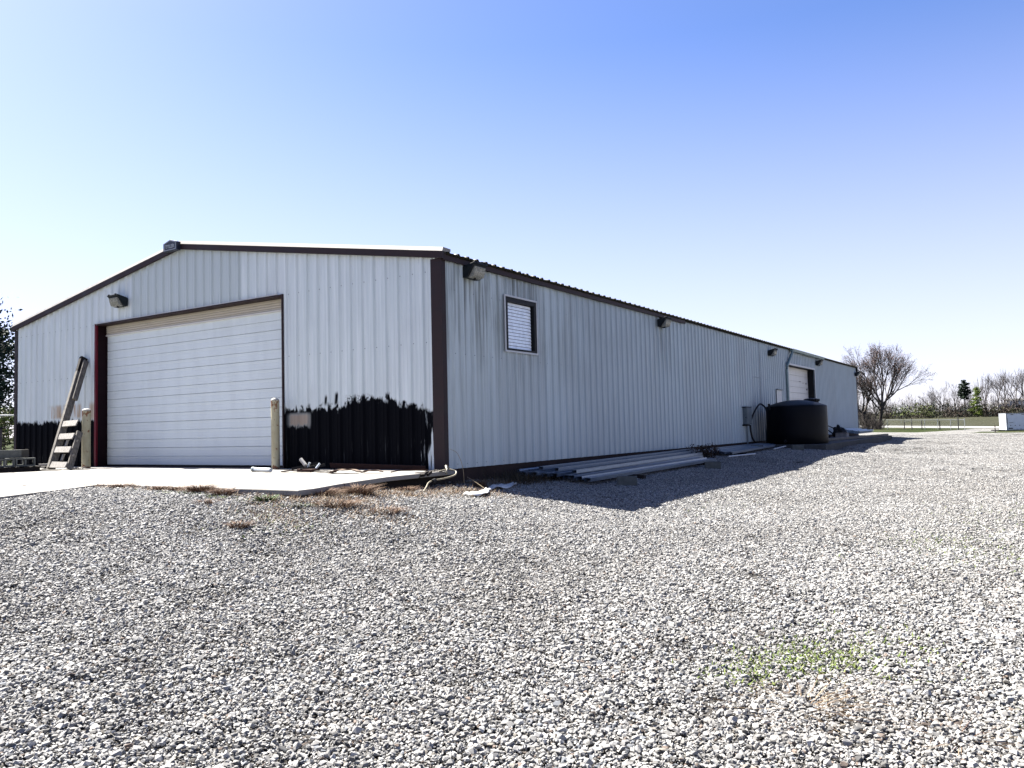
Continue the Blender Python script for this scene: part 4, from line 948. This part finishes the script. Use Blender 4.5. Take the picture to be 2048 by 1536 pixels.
T = [(-3.25, -4.58, 90, .10, .12, 'small rusty grass tuft farthest left along the front edge of the apron'), (-2.42, -4.60, 190, .17, .14, 'wide rusty grass tuft second from left along the apron edge'),
     (-1.40, -4.66, 170, .13, .15, 'rusty grass tuft third from left along the apron edge'), (-1.06, -4.64, 120, .11, .13, 'smaller rusty tuft close to the right of the third one'),
     (-.50, -4.66, 300, .20, .20, 'largest rusty grass tuft at the middle of the apron edge'), (-.02, -4.70, 170, .15, .15, 'rusty tuft just right of the largest one on the apron edge'),
     (.42, -5.25, 110, .12, .11, 'rusty tuft on the gravel in front of the apron edge'), (1.66, -5.75, 130, .12, .14, 'red-brown tuft alone on the gravel ahead of the apron corner'),
     (1.05, -3.3, 380, .24, .24, 'tall red-brown tuft against the side edge of the apron'), (1.02, -3.95, 300, .24, .17, 'broad red-brown tuft at the front corner of the apron'),
     (.62, -1.75, 200, .16, .16, 'brown tuft under the side edge of the apron'), (.82, -.05, 150, .12, .22, 'bushy rust tuft right of the building corner near the plastic'),
     (1.72, -4.35, 220, .22, .14, 'flat rust tuft right of the apron corner'), (2.25, -4.05, 180, .20, .13, 'rust tuft farthest right in the dead grass patch')]
for i, (x, y, n, rd, h, lb) in enumerate(T): tuft(x, y, int(n * 1.9), rd * 1.15, h * 1.35, RUST, 30 + i, lb, group=gT, width=.0042, curl=.95)
tuft(.92, -4.78, 150, .12, .13, GREEN, 60, 'dark green weed under the apron corner', 'weed', 'weed', width=.014)
tuft(1.42, -4.75, 190, .15, .06, GREEN[1:3], 61, 'bright lime green weed on the gravel by the dead grass', 'weed', 'weed', width=.012)
tuft(7.80, -7.12, 150, .22, .10, STRAW, 62, 'flattened straw tuft in the right foreground gravel', spread=1.5, width=.0028)
tuft(7.94, -6.70, 90, .17, .08, STRAW, 63, 'faint straw tuft behind the flattened one in the foreground', spread=1.5, width=.0028)
tuft(8.52, -7.16, 100, .15, .09, RUST[:2] + STRAW, 64, 'straw tuft farthest right in the foreground gravel', spread=1.4, width=.0028)
tuft(7.42, -6.98, 50, .13, .06, STRAW[:2], 65, 'thin pale straw tuft left of the flattened one', spread=1.4, width=.0028)
tuft(8.84, -6.72, 130, .13, .05, GREEN, 66, 'dark green weed at the right edge of the foreground', 'weed', 'weed', width=.008)
# diffuse dry litter by the apron and short weeds in the gravel
def scatter_blades(name, spots, cols, h, wd, label, seed):
    q = random.Random(seed); vs = []; fs = []; cl = []
    for cx, cy, sx_, sy_, n in spots:
        for i in range(n):
            x, y = q.gauss(cx, sx_), q.gauss(cy, sy_)
            if inside(SLAB1, np.array(x), np.array(y)) or (x < .05 and y > -.1): continue
            a = q.random() * 6.283; l = h * q.uniform(.5, 1.3); z = hz(x, y) + q.uniform(.0, .02); e = q.uniform(.15, 1.0)
            d = Vector((math.cos(a) * math.cos(e), math.sin(a) * math.cos(e), math.sin(e))) * l; s = Vector((-math.sin(a), math.cos(a), 0)) * wd; p = Vector((x, y, z)); o = len(vs)
            vs += [p - s, p + s, p + d + s * .3, p + d - s * .3]; fs.append((o, o + 1, o + 2, o + 3)); c = q.choice(cols); g = q.uniform(.7, 1.25); cl.append(tuple(k * g for k in c))
    m = MB().add(vs, fs); o = m.build(name, M['leaf'], None); tones(o, cl); kind(o, 'stuff'); o['label'] = label; return o
scatter_blades('dry_grass', [(1.35, -4.2, .5, .4, 2300), (1.0, -2.6, .3, .9, 2400), (1.1, -.8, .4, .4, 1700), (2.15, -4.3, .35, .2, 500), (1.7, -5.3, .35, .2, 350), (-1.2, -4.66, 1.2, .07, 800), (.45, 1.4, .18, .9, 1500), (.25, 6, .12, 4, 1500), (.6, .9, .2, .5, 800)], RUST + STRAW * 2, .085, .0036, 'dead rust-brown grass litter along the apron edge and wall foot', 3)
scatter_blades('wall_foot_grass', [(.55, 1.75, .22, .35, 800), (.28, 4.5, .08, 2.5, 700)], [(.045, .035, .022), (.075, .055, .035), (.03, .03, .015)], .26, .004, 'tall dead grass along the foot of the side wall', 8)
scatter_blades('green_sprigs', [(7.62, -6.30, .20, .18, 900), (7.40, -6.72, .12, .14, 300), (7.9, -5.9, .25, .3, 500), (8.2, -1.4, .45, .8, 1200), (1.9, -5.4, .35, .25, 300), (-.3, -4.9, .8, .08, 500), (8.6, 1.8, .7, 1.2, 900), (4.6, 1.2, .3, .8, 250)], [(.055, .085, .012), (.08, .11, .02), (.05, .065, .014), (.10, .12, .035)], .034, .0052, 'tiny green weeds coming through the gravel', 5)
def stalk(pts, label):
    o = MB().tube(spline(pts), .006, 5, r1=.003).build('grass_stalk', plain('straw_stalk', (.22, .17, .10), .8), None, base=pts[0]); tag(o, label, 'grass stalk')
stalk([(.62, -.25, hz(.62, -.25)), (.60, -.26, .05), (.52, -.30, .30), (.38, -.34, .38)], 'tall bent dry stalk in front of the building corner')
stalk([(1.25, -.45, hz(1.25, -.45) + .03), (.95, -.38, -.18), (.72, -.30, -.10)], 'dry stalk slanting over the gravel toward the building corner')
# dead bush between the two tube bundles
def bush(name, c, s, n, cols, seed, label, cat, leaf=.05, stem=None):
    q = random.Random(seed); m = MB(); vs = []; fs = []; cl = []
    t = thing(name, label, cat, c)
    for i in range(14):
        a = q.random() * 6.283; e = Vector((c[0] + s[0] * .7 * math.cos(a), c[1] + s[1] * .7 * math.sin(a), c[2] + s[2] * q.uniform(.5, .95)))
        m.tube([Vector(c), Vector(c).lerp(e, .5) + Vector((0, 0, .1 * s[2])), e], .012 * max(s), 4, r1=.004 * max(s))
    m.build('stems', stem or M['bark'], t)
    for i in range(n):
        v = Vector((q.gauss(0, 1), q.gauss(0, 1), q.gauss(0, 1))).normalized() * (q.random() ** .4); k = 1 + .25 * math.sin(v.x * 5 + seed) * math.sin(v.y * 4)
        p = Vector((c[0] + v.x * s[0] * k, c[1] + v.y * s[1] * k, c[2] + s[2] * (.5 + .5 * v.z * k)))
        u = Vector((q.gauss(0, 1), q.gauss(0, 1), q.gauss(0, 1))).normalized() * leaf * q.uniform(.5, 1.3); w_ = u.cross(Vector((q.gauss(0, 1), q.gauss(0, 1), q.gauss(0, 1)))).normalized() * leaf * q.uniform(.3, .7); o = len(vs)
        vs += [p - u, p + w_, p + u, p - w_]; fs.append((o, o + 1, o + 2, o + 3)); cc = q.choice(cols); g = q.uniform(.6, 1.3); cl.append(tuple(x * g for x in cc))
    o = MB().add(vs, fs).build('foliage', M['leaf'], t); tones(o, cl); return t
bush('dead_bush', (.95, 10.9, hz(.95, 10.9)), (.45, .9, .42), 900, [(.025, .014, .01), (.042, .026, .018), (.018, .013, .012)], 7, 'dark dead bush between the two tube bundles', 'bush', .03)

# ------------------------------------------------------------------ trees
def limb_tree(name, base, height, seed, label, trunk_h=.28, trunk_r=.3, spread=.55, levels=5, kids=(3, 4), bark='bark', buds=None, nbud=0, up=.25, budsize=.10, cat='tree', group=None, ratio=.70, wob=.12, lean=(0, 0), limbs=None):
    q = random.Random(seed); t = thing(name, label, cat, base, group); tr = MB(); tw = MB(); ends = []
    base = Vector(base)
    def grow(p, d, l, r, lev):
        n = 3; pts = [p]; dd = d.copy()
        for i in range(n):
            dd = (dd + Vector((q.gauss(0, wob), q.gauss(0, wob), q.gauss(0, wob * .6) + up * .12))).normalized(); pts.append(pts[-1] + dd * l / n)
        (tr if lev <= 2 else tw).tube(pts, r, 6 if lev < 2 else (4 if lev == 2 else 3), cap=False, r1=r * .62)
        if lev >= levels: ends.append((pts[-1], dd)); ends.append((pts[2], dd)); return
        if lev == 0 and limbs:
            side = Vector((math.cos(yaw), math.sin(yaw), 0)); back = Vector((-math.sin(yaw), math.cos(yaw), 0))
            for i, an in enumerate(limbs):
                fr = .72 + .28 * (i % 3) / 2; j = min(int(fr * n), n - 1); pp = pts[j].lerp(pts[j + 1], fr * n - j); A_ = R(an + q.gauss(0, 2.5))
                nd = (side * math.sin(A_) + Vector((0, 0, 1)) * math.cos(A_) + back * q.uniform(-.55, .55) * math.cos(A_)).normalized()
                grow(pp, nd, height * .27 * q.uniform(.85, 1.1) * (1 - .12 * (abs(an) > 40)), r * .46 * q.uniform(.75, 1.05), 1)
            return
        k = q.randint(*kids) + (1 if lev == 0 else 0); a0 = q.random() * 6.283
        for i in range(k):
            fr = q.uniform(.45, 1.0) if lev > 0 else q.uniform(.78, 1.0); j = min(int(fr * n), n - 1); u = fr * n - j; pp = pts[j].lerp(pts[j + 1], u)
            a = a0 + i * 6.283 / k + q.gauss(0, .35); s = dd.orthogonal().normalized(); s.rotate(Matrix.Rotation(a, 3, dd)); sp = spread * q.uniform(.6, 1.3)
            nd = (dd + s * sp).normalized(); nd = (nd + Vector((0, 0, up * .4))).normalized()
            grow(pp, nd, l * ratio * q.uniform(.8, 1.15), max(r * .58 * q.uniform(.75, 1.05), .0022 * height / 10), lev + 1)
        if lev > 0: grow(pts[-1], dd, l * ratio, r * .6, lev + 1)
    d0 = Vector((lean[0], lean[1], 1)).normalized()
    grow(base - Vector((0, 0, .1)), d0, height * trunk_h, trunk_r, 0)
    top = max(v[2] for v in tw.v) - base.z; k = height / top
    for m in (tr, tw): m.v = [(base.x + (x - base.x) * k, base.y + (y - base.y) * k, base.z + (z - base.z) * k) for x, y, z in m.v]
    tr.build('trunk', M[bark], t, smooth='all'); cr_ = tw.build('crown', M[bark], t)
    if buds:
        vs = []; fs = []; cl = []
        for i in range(nbud):
            e, dd = q.choice(ends); e = base + (e - base) * k; p = e + Vector((q.gauss(0, 1), q.gauss(0, 1), q.gauss(0, 1))) * budsize * 1.8
            u = Vector((q.gauss(0, 1), q.gauss(0, 1), q.gauss(0, 1))).normalized() * budsize * q.uniform(.5, 1.2); w_ = u.cross(Vector((q.gauss(0, 1), q.gauss(0, 1), q.gauss(0, 1)))).normalized() * budsize * q.uniform(.3, .8); o = len(vs)
            vs += [p - u, p + w_, p + u, p - w_]; fs.append((o, o + 1, o + 2, o + 3)); c = q.choice(buds); g = q.uniform(.6, 1.3); cl.append(tuple(x * g for x in c))
        o = MB().add(vs, fs).build('leaves', M['leaf'], cr_); tones(o, cl)
    return t
def at(px, D):
    """ground point seen at picture column px (on the far field), D metres out"""
    d = fw + cr * ((px - 1024) / f) + cu * (-(858 - 768) / f); h_ = math.hypot(d.x, d.y); x, y = CAM[0] + d.x / h_ * D, CAM[1] + d.y / h_ * D; return (x, y, hz(x, y))
REDBUD = [(.11, .065, .057), (.14, .088, .073), (.085, .064, .060), (.16, .105, .082)]
limb_tree('oak_tree', at(1758, 146), 14.6, 23, 'big spreading leafless tree with reddish buds right of the far end of the building', trunk_h=.30, trunk_r=.36, spread=.46, levels=5, kids=(3, 3), buds=REDBUD, nbud=11000, up=.10, budsize=.075, ratio=.70, lean=(.03, 0), wob=.08, limbs=(-52, -38, -22, -8, 6, 20, 32, 42, 49))
limb_tree('bare_tree', at(1737, 141), 9.6, 5, 'smaller leafless tree with a thick trunk close by the far corner of the building', trunk_h=.34, trunk_r=.40, spread=.5, levels=5, kids=(3, 3), limbs=(-35, -18, 0, 14, 28), buds=REDBUD[:3], nbud=1800, up=.35, budsize=.06)
limb_tree('sapling', at(1747.5, 139), 6.2, 8, 'thin straight sapling between the two trees by the fence', trunk_h=.6, trunk_r=.15, spread=.4, levels=4, kids=(2, 3), up=.4)
FAR = [(1868, 288, 8.5, 'low leafless tree just right of the big tree on the far field edge'), (1887, 284, 11.4, 'pale leafless tree with a wide fork on the far tree line'), (1912, 288, 11.0, 'leafless tree left of the dark pine on the far tree line'),
       (1944, 292, 10.6, 'slim leafless tree between the pine and the lime green tree'), (1975, 288, 13.4, 'tall round-headed leafless tree right of the lime green tree'), (1999, 292, 13.8, 'tall leafless tree above the left end of the trailer'),
       (2014, 286, 13.0, 'leafless tree in front of the white houses, second above the trailer'), (2036, 282, 14.8, 'tallest leafless tree above the trailer near the right edge'), (2062, 284, 14.2, 'leafless tree cut by the right edge of the photo')]
for i, (px, D_, h_, lb) in enumerate(FAR): limb_tree('bare_tree', at(px, D_), h_, 40 + i, lb, trunk_h=.30, trunk_r=.20 + .008 * h_, spread=.44, levels=5, kids=(2, 3), limbs=[(-30, -10, 12, 30), (-34, -14, 20), (-22, 0, 10, 28), (-26, -8, 6, 24, 36)][i % 4], bark='bark2' if i % 2 else 'bark', up=.30, group='leafless trees along the far field', buds=[(.095, .08, .076), (.075, .066, .064)], nbud=600, budsize=.055)
def leafy(name, base, h, rad, h0, n, cols, seed, label, leaf, shape='cone', trunk_r=.2, layers=0):
    q = random.Random(seed); t = thing(name, label, 'tree', base); base = Vector(base); m = MB(); m.tube([base - Vector((0, 0, .1)), base + Vector((q.gauss(0, .1), 0, h * .5)), base + Vector((0, 0, h * .96))], trunk_r, 7, r1=trunk_r * .25); vs = []; fs = []; cl = []
    cl_ = []
    nb = 26 if layers == 0 else layers
    for i in range(nb):
        u = (i + .5) / nb; z = h0 + (h - h0) * u; a = i * 2.4 + q.gauss(0, .3)
        rr = rad * ((1 - u) ** .6 * (.5 + .5 * min(1, u * 5)) if shape == 'cone' else math.sin(math.pi * (.15 + .85 * u)) ** .6) * q.uniform(.55, 1.1)
        e = base + Vector((rr * math.cos(a), rr * math.sin(a), z + q.uniform(-.02, .06) * h)); m.tube([base + Vector((0, 0, z - .04 * h)), e], trunk_r * .25, 4, r1=.02)
        cl_.append((base + Vector((0, 0, z - .04 * h)), e, rad * q.uniform(.06, .13))); e2 = e.lerp(base + Vector((0, 0, z)), .3) + Vector((q.gauss(0, .12), q.gauss(0, .12), q.uniform(-.05, .1))) * rad; m.tube([(base + Vector((0, 0, z - .04 * h))).lerp(e, .45), e2], trunk_r * .13, 3, r1=.01); cl_.append(((base + Vector((0, 0, z - .04 * h))).lerp(e, .45), e2, rad * q.uniform(.06, .13)))
    m.build('trunk', M['bark'], t)
    for i in range(n):
        a_, e, r_ = q.choice(cl_); v = Vector((q.gauss(0, 1), q.gauss(0, 1), q.gauss(0, .6))) * r_; p = a_.lerp(e, min(1.05, .25 + .8 * q.random() ** .7)) + v
        u = Vector((q.gauss(0, 1), q.gauss(0, 1), q.gauss(0, .7))).normalized() * leaf * q.uniform(.5, 1.3); w_ = u.cross(Vector((q.gauss(0, 1), q.gauss(0, 1), q.gauss(0, 1)))).normalized() * leaf * q.uniform(.25, .6); o = len(vs)
        vs += [p - u, p + w_, p + u, p - w_]; fs.append((o, o + 1, o + 2, o + 3)); c = q.choice(cols); g = q.uniform(.6, 1.35); cl.append(tuple(x * g for x in c))
    o = MB().add(vs, fs).build('crown', M['leaf'], t); tones(o, cl); return t
PINE = [(.008, .018, .010), (.013, .026, .013), (.006, .013, .008)]
leafy('pine_tree', at(1932, 280), 10.4, 2.3, 5.2, 4200, PINE, 3, 'small dark green pine among the leafless trees on the far field edge', .22, 'round', .22)
leafy('young_tree', at(1957, 268), 8.6, 2.6, .6, 4200, [(.075, .105, .011), (.105, .14, .018), (.05, .08, .012)], 4, 'lime green young tree right of the dark pine', .17, 'cone', .12)
leafy('pine_tree', (-34.2, 5.35, -.2), 8.2, 3.9, 1.2, 75000, [(.006, .016, .011), (.010, .024, .015), (.005, .011, .008), (.014, .028, .017)], 9, 'dark green pine behind the left end of the building', .115, 'round', .24, 120)
leafy('broadleaf_bush', (-23.6, 3.6, -.15), 2.0, 1.3, .2, 2600, [(.045, .062, .014), (.07, .09, .022), (.022, .04, .013), (.09, .09, .04)], 12, 'yellow green bush behind the left corner of the building', .07, 'round', .06)
scatter_blades('tall_dry_grass', [(-21.0, 2.2, 1.0, .8, 4200)], [(.16, .11, .06), (.20, .145, .08), (.12, .08, .045)], .75, .007, 'tall tan grass beyond the left end of the building', 15)
# thicket along the field edge
q = random.Random(77); vs = []; fs = []; cl = []
for c in range(150):
    px = q.uniform(1640, 2075); D_ = q.uniform(268, 284); b_ = at(px, D_); w0 = q.uniform(1.3, 3.2); hh = q.uniform(1.6, 4.6) * (1.15 if px < 1900 else .9) * (.8 if px > 1985 else 1)
    tn = q.random(); gz = 1.0 if (1785 < px < 1865 and q.random() < .75) else 0.0
    for i in range(150):
        v = Vector((q.gauss(0, .42), q.gauss(0, .42), q.random())); p = Vector((b_[0] + v.x * w0, b_[1] + v.y * w0, b_[2] + hh * v.z * (1 - .35 * abs(v.x)))); l = q.uniform(.12, .38)
        u = Vector((q.gauss(0, .5), q.gauss(0, .5), q.gauss(0, 1))).normalized() * l; w_ = u.cross(Vector((q.gauss(0, 1), q.gauss(0, 1), q.gauss(0, 1)))).normalized() * l * q.uniform(.15, .5); o = len(vs)
        vs += [p - u, p + w_, p + u, p - w_]; fs.append((o, o + 1, o + 2, o + 3)); g = q.uniform(.6, 1.3)
        cc = (.066, .085, .02) if (gz and v.z > .3 and q.random() < .7) else ((.026, .027, .012) if tn < .45 else ((.036, .026, .02) if tn < .8 else (.012, .018, .014)))
        cl.append(tuple(x * g for x in cc))
o = MB().add(vs, fs).build('thicket', M['leaf'], None); tones(o, cl); kind(o, 'stuff'); o['label'] = 'low dark brush along the far edge of the field'
# taller haze of leafless brush behind it
q = random.Random(78); m = MB()
for c in range(420):
    b_ = Vector(at(q.uniform(1690, 2070), q.uniform(280, 300))); hh = q.uniform(3.5, 7.0) * (1.15 if q.random() < .3 else .9); p = b_
    d = Vector((q.gauss(0, .15), q.gauss(0, .15), 1)).normalized(); m.tube([b_, b_ + d * hh * .5, b_ + d * hh], .07, 3, cap=False, r1=.02)
    for k in range(7): s_ = b_ + d * hh * q.uniform(.35, .95); e = s_ + Vector((q.gauss(0, .5), q.gauss(0, .5), q.uniform(.4, 1.2))) * 1.1; m.tube([s_, e], .035, 3, cap=False, r1=.012)
o = m.build('bare_brush', M['bark2'], None); kind(o, 'stuff'); o['label'] = 'leafless brush behind the far thicket'
# undergrowth about the near trees
q = random.Random(79); m = MB()
for c in range(260):
    b_ = Vector(at(q.choice((1737, 1748, 1760, 1729, 1742)) + q.gauss(0, 8), q.uniform(137, 150))); hh = q.uniform(.8, 3.6) * (1 if b_.x < -12 else .55); d = Vector((q.gauss(0, .3), q.gauss(0, .3), 1)).normalized(); m.tube([b_, b_ + d * hh * .6 + Vector((q.gauss(0, .1), 0, 0)), b_ + d * hh], .03, 3, cap=False, r1=.01)
    for k in range(5): s_ = b_ + d * hh * q.uniform(.3, .95); m.tube([s_, s_ + Vector((q.gauss(0, .4), q.gauss(0, .4), q.uniform(.1, .6)))], .015, 3, cap=False, r1=.006)
o = m.build('undergrowth', M['bark'], None); kind(o, 'stuff'); o['label'] = 'tangled leafless undergrowth about the trees by the fence'

# ------------------------------------------------------------------ chain-link fence by the road
t = thing('chain_link_fence', 'chain-link fence with a pale top rail in front of the road', 'fence', at(1780, 150))
m = MB(); P0, P1 = Vector(at(1700, 149)), Vector(at(1806, 150)); HF = 1.55
m.tube([P0 + Vector((0, 0, HF)), P1 + Vector((0, 0, HF))], .05, 6); m.build('top_rail', M['rail'], t)
for px in (1719, 1745, 1775): p = Vector(at(px, 149.5)); MB().tube([p, p + Vector((0, 0, HF))], .04, 6).build('post', M['fence'], t)
Q0, Q1 = Vector(at(1809, 150)), Vector(at(1930, 151))
MB().tube([Q0 + Vector((0, 0, HF - .02)), Q1 + Vector((0, 0, HF + .05))], .05, 6).build('top_rail', M['fence'], t)
MB().tube([Q0 + Vector((0, 0, HF - .30)), Vector(at(1824, 150)) + Vector((0, 0, HF - .30))], .035, 6).build('top_rail', M['rail'], t)
for px, dk, hh in ((1809, 1, 1.5), (1824, 1, 1.85), (1844, 1, 1.45), (1850, 0, 1.7), (1876, 0, 1.75), (1880, 1, 1.4), (1902, 0, 1.65), (1917, 1, 2.1), (1930, 0, 1.9)):
    p = Vector(at(px, 150.5)); MB().tube([p, p + Vector((0, 0, hh))], .075 if dk else .05, 6).build('post', M['post'] if dk else M['fence'], t)
m = MB()
for A_, B_ in ((P0, P1), (Q0, Q1)):
    ln = (B_ - A_).length; n = int(ln / .22)
    for k in range(n): a = A_.lerp(B_, k / n); b = A_.lerp(B_, min(1, (k + 6.5) / n)); m.add([a, a + Vector((.008, 0, 0)), b + Vector((.008, 0, HF)), b + Vector((0, 0, HF))], [(0, 1, 2, 3)]); a2, b2 = b, a; m.add([a2, a2 + Vector((.008, 0, 0)), b2 + Vector((.008, 0, HF)), b2 + Vector((0, 0, HF))], [(0, 1, 2, 3)])
m.build('wire_mesh', M['fence'], t)
# fence seen at the far left, behind the building
t = thing('chain_link_fence', 'pale rail of a fence behind the left corner of the building', 'fence', (-19.5, .8, -.1))
MB().tube([(-21.0, -2.5, 1.53), (-17.2, 4.5, 1.53)], .028, 6).build('top_rail', M['rail'], t)
for y in (-2.5, 4.5): x = -21.0 + (y + 2.5) * .543; MB().tube([(x, y, -.15), (x, y, 1.55)], .03, 6).build('post', M['fence'], t)
# ------------------------------------------------------------------ trailer
tx, ty = 6.66, 86.3; tz = hz(tx, ty); a = R(19.5); ux = Vector((math.cos(a), math.sin(a), 0)); uy = Vector((-math.sin(a), math.cos(a), 0))
t = thing('cargo_trailer', 'white enclosed cargo trailer cut by the right edge of the photo', 'trailer', (tx, ty, tz))
def tp_(u, v, z): p = Vector((tx, ty, tz)) + ux * u + uy * v; return (p.x, p.y, p.z + z)
def tbox(m, u0, u1, v0, v1, z0, z1): c = tp_((u0 + u1) / 2, (v0 + v1) / 2, (z0 + z1) / 2); return m.obox(c, ux * (u1 - u0) / 2, uy * (v1 - v0) / 2, (0, 0, (z1 - z0) / 2))
TL, TWD, TT = 5.2, 2.05, 2.02
bd = tbox(MB(), 0, TL, 0, TWD, .30, TT).build('body', M['trailer'], t, bevel=.03)
tbox(MB(), -.02, TL + .02, -.02, TWD + .02, TT - .07, TT + .02).build('roof_rail', M['trim2'], bd)
tbox(MB(), -.02, TL + .02, -.025, -.002, .27, .36).build('bottom_rail', M['trim2'], bd)
tbox(MB(), -.025, .09, -.025, -.002, .36, TT - .07).build('corner_post', M['trim2'], bd)
for u in (.45, 1.45, 2.5): tbox(MB(), u, u + .22, -.03, -.003, TT - .16, TT - .11).build('marker_lamp', M['dark'], t)
for z, u in ((1.05, .25), (1.05, 2.35)): tbox(MB(), u, u + .40, -.028, -.003, z, z + .03).build('hinge_strap', M['dark'], t)
m = MB()
for k in range(12): tbox(m, .36 + k * .42, .43 + k * .42, -.02, -.003, .72, .80)
m.build('fastener_row', M['dark'], t); m = MB()
for k in range(13): tbox(m, .9 + k * .36, 1.06 + k * .36, -.026, -.003, .37, .40)
m.build('lower_vents', M['dark'], t)
tbox(MB(), .18, .58, -.03, -.003, .42, .52).build('name_plate', M['dark'], t); tbox(MB(), .09, .12, -.03, -.003, .9, 1.55).build('latch_bar', M['dark'], t)
for u in (2.1, 2.95):
    c = tp_(u, -.02, .34); d = uy * .22; wh = MB().tube([Vector(c), Vector(c) + d], .33, 18).build('wheel', M['black'], t, smooth=True); MB().tube([Vector(c) - uy * .01, Vector(c) + uy * .02], .19, 14).build('rim', M['trim2'], wh, smooth=True)
tbox(MB(), .05, TL - .1, .1, TWD - .1, .20, .29).build('chassis', M['dark'], t)
m = MB().beam(tp_(-.02, .45, .28), tp_(-1.1, TWD / 2, .28), .09, .10); m.beam(tp_(-.02, TWD - .45, .28), tp_(-1.1, TWD / 2, .28), .09, .10); m.build('drawbar', M['dark'], t)
m = MB().tube([tp_(-.75, TWD / 2, .03), tp_(-.75, TWD / 2, .80)], .045, 8); m.tube([tp_(-.75, TWD / 2, 0), tp_(-.75, TWD / 2, .04)], .12, 10); m.build('tongue_jack', M['rustm'], t)
# ------------------------------------------------------------------ white houses beyond the trees
def house(px, D_, ln, dp, hh, rise, label, rz):
    b_ = at(px, D_); t = thing('house', label, 'house', b_); a = R(rz); ux = Vector((math.cos(a), math.sin(a), 0)); uy = Vector((-math.sin(a), math.cos(a), 0)); c = Vector(b_)
    MB().obox(c + Vector((0, 0, hh / 2)), ux * ln / 2, uy * dp / 2, (0, 0, hh / 2 + .3)).build('wall', M['house'], t)
    pl = [c + ux * (-ln / 2 - .3) + uy * s * (dp / 2 + .35) + Vector((0, 0, hh + .31)) for s in (-1, 1)]; pk = c + ux * (-ln / 2 - .3) + Vector((0, 0, hh + .31 + rise))
    MB().prism([pl[0], pl[1], pk], ux * (ln + .6)).build('roof', plain('grey_shingle', (.075, .073, .07), .9), t)
    for k in (-.25, .22):
        w_ = MB().obox(c + ux * ln * k - uy * (dp / 2 + .02) + Vector((0, 0, hh * .55)), ux * .5, uy * .04, (0, 0, .55)).build('window', M['dark'], t); MB().obox(c + ux * ln * k - uy * (dp / 2 + .05) + Vector((0, 0, hh * .55 - .62)), ux * .6, uy * .05, (0, 0, .06)).build('sill', M['white'], w_)
    MB().obox(c + ux * ln * -.02 - uy * (dp / 2 + .03) + Vector((0, 0, 1.0)), ux * .45, uy * .05, (0, 0, 1.0)).build('door', M['dark'], t)
house(2009, 345, 3.2, 4, 2.2, .5, 'small white house glimpsed through the trees, left of the larger one', 10)
house(2042, 350, 8.0, 5, 3.4, .6, 'larger white house glimpsed through the trees above the trailer', 6)
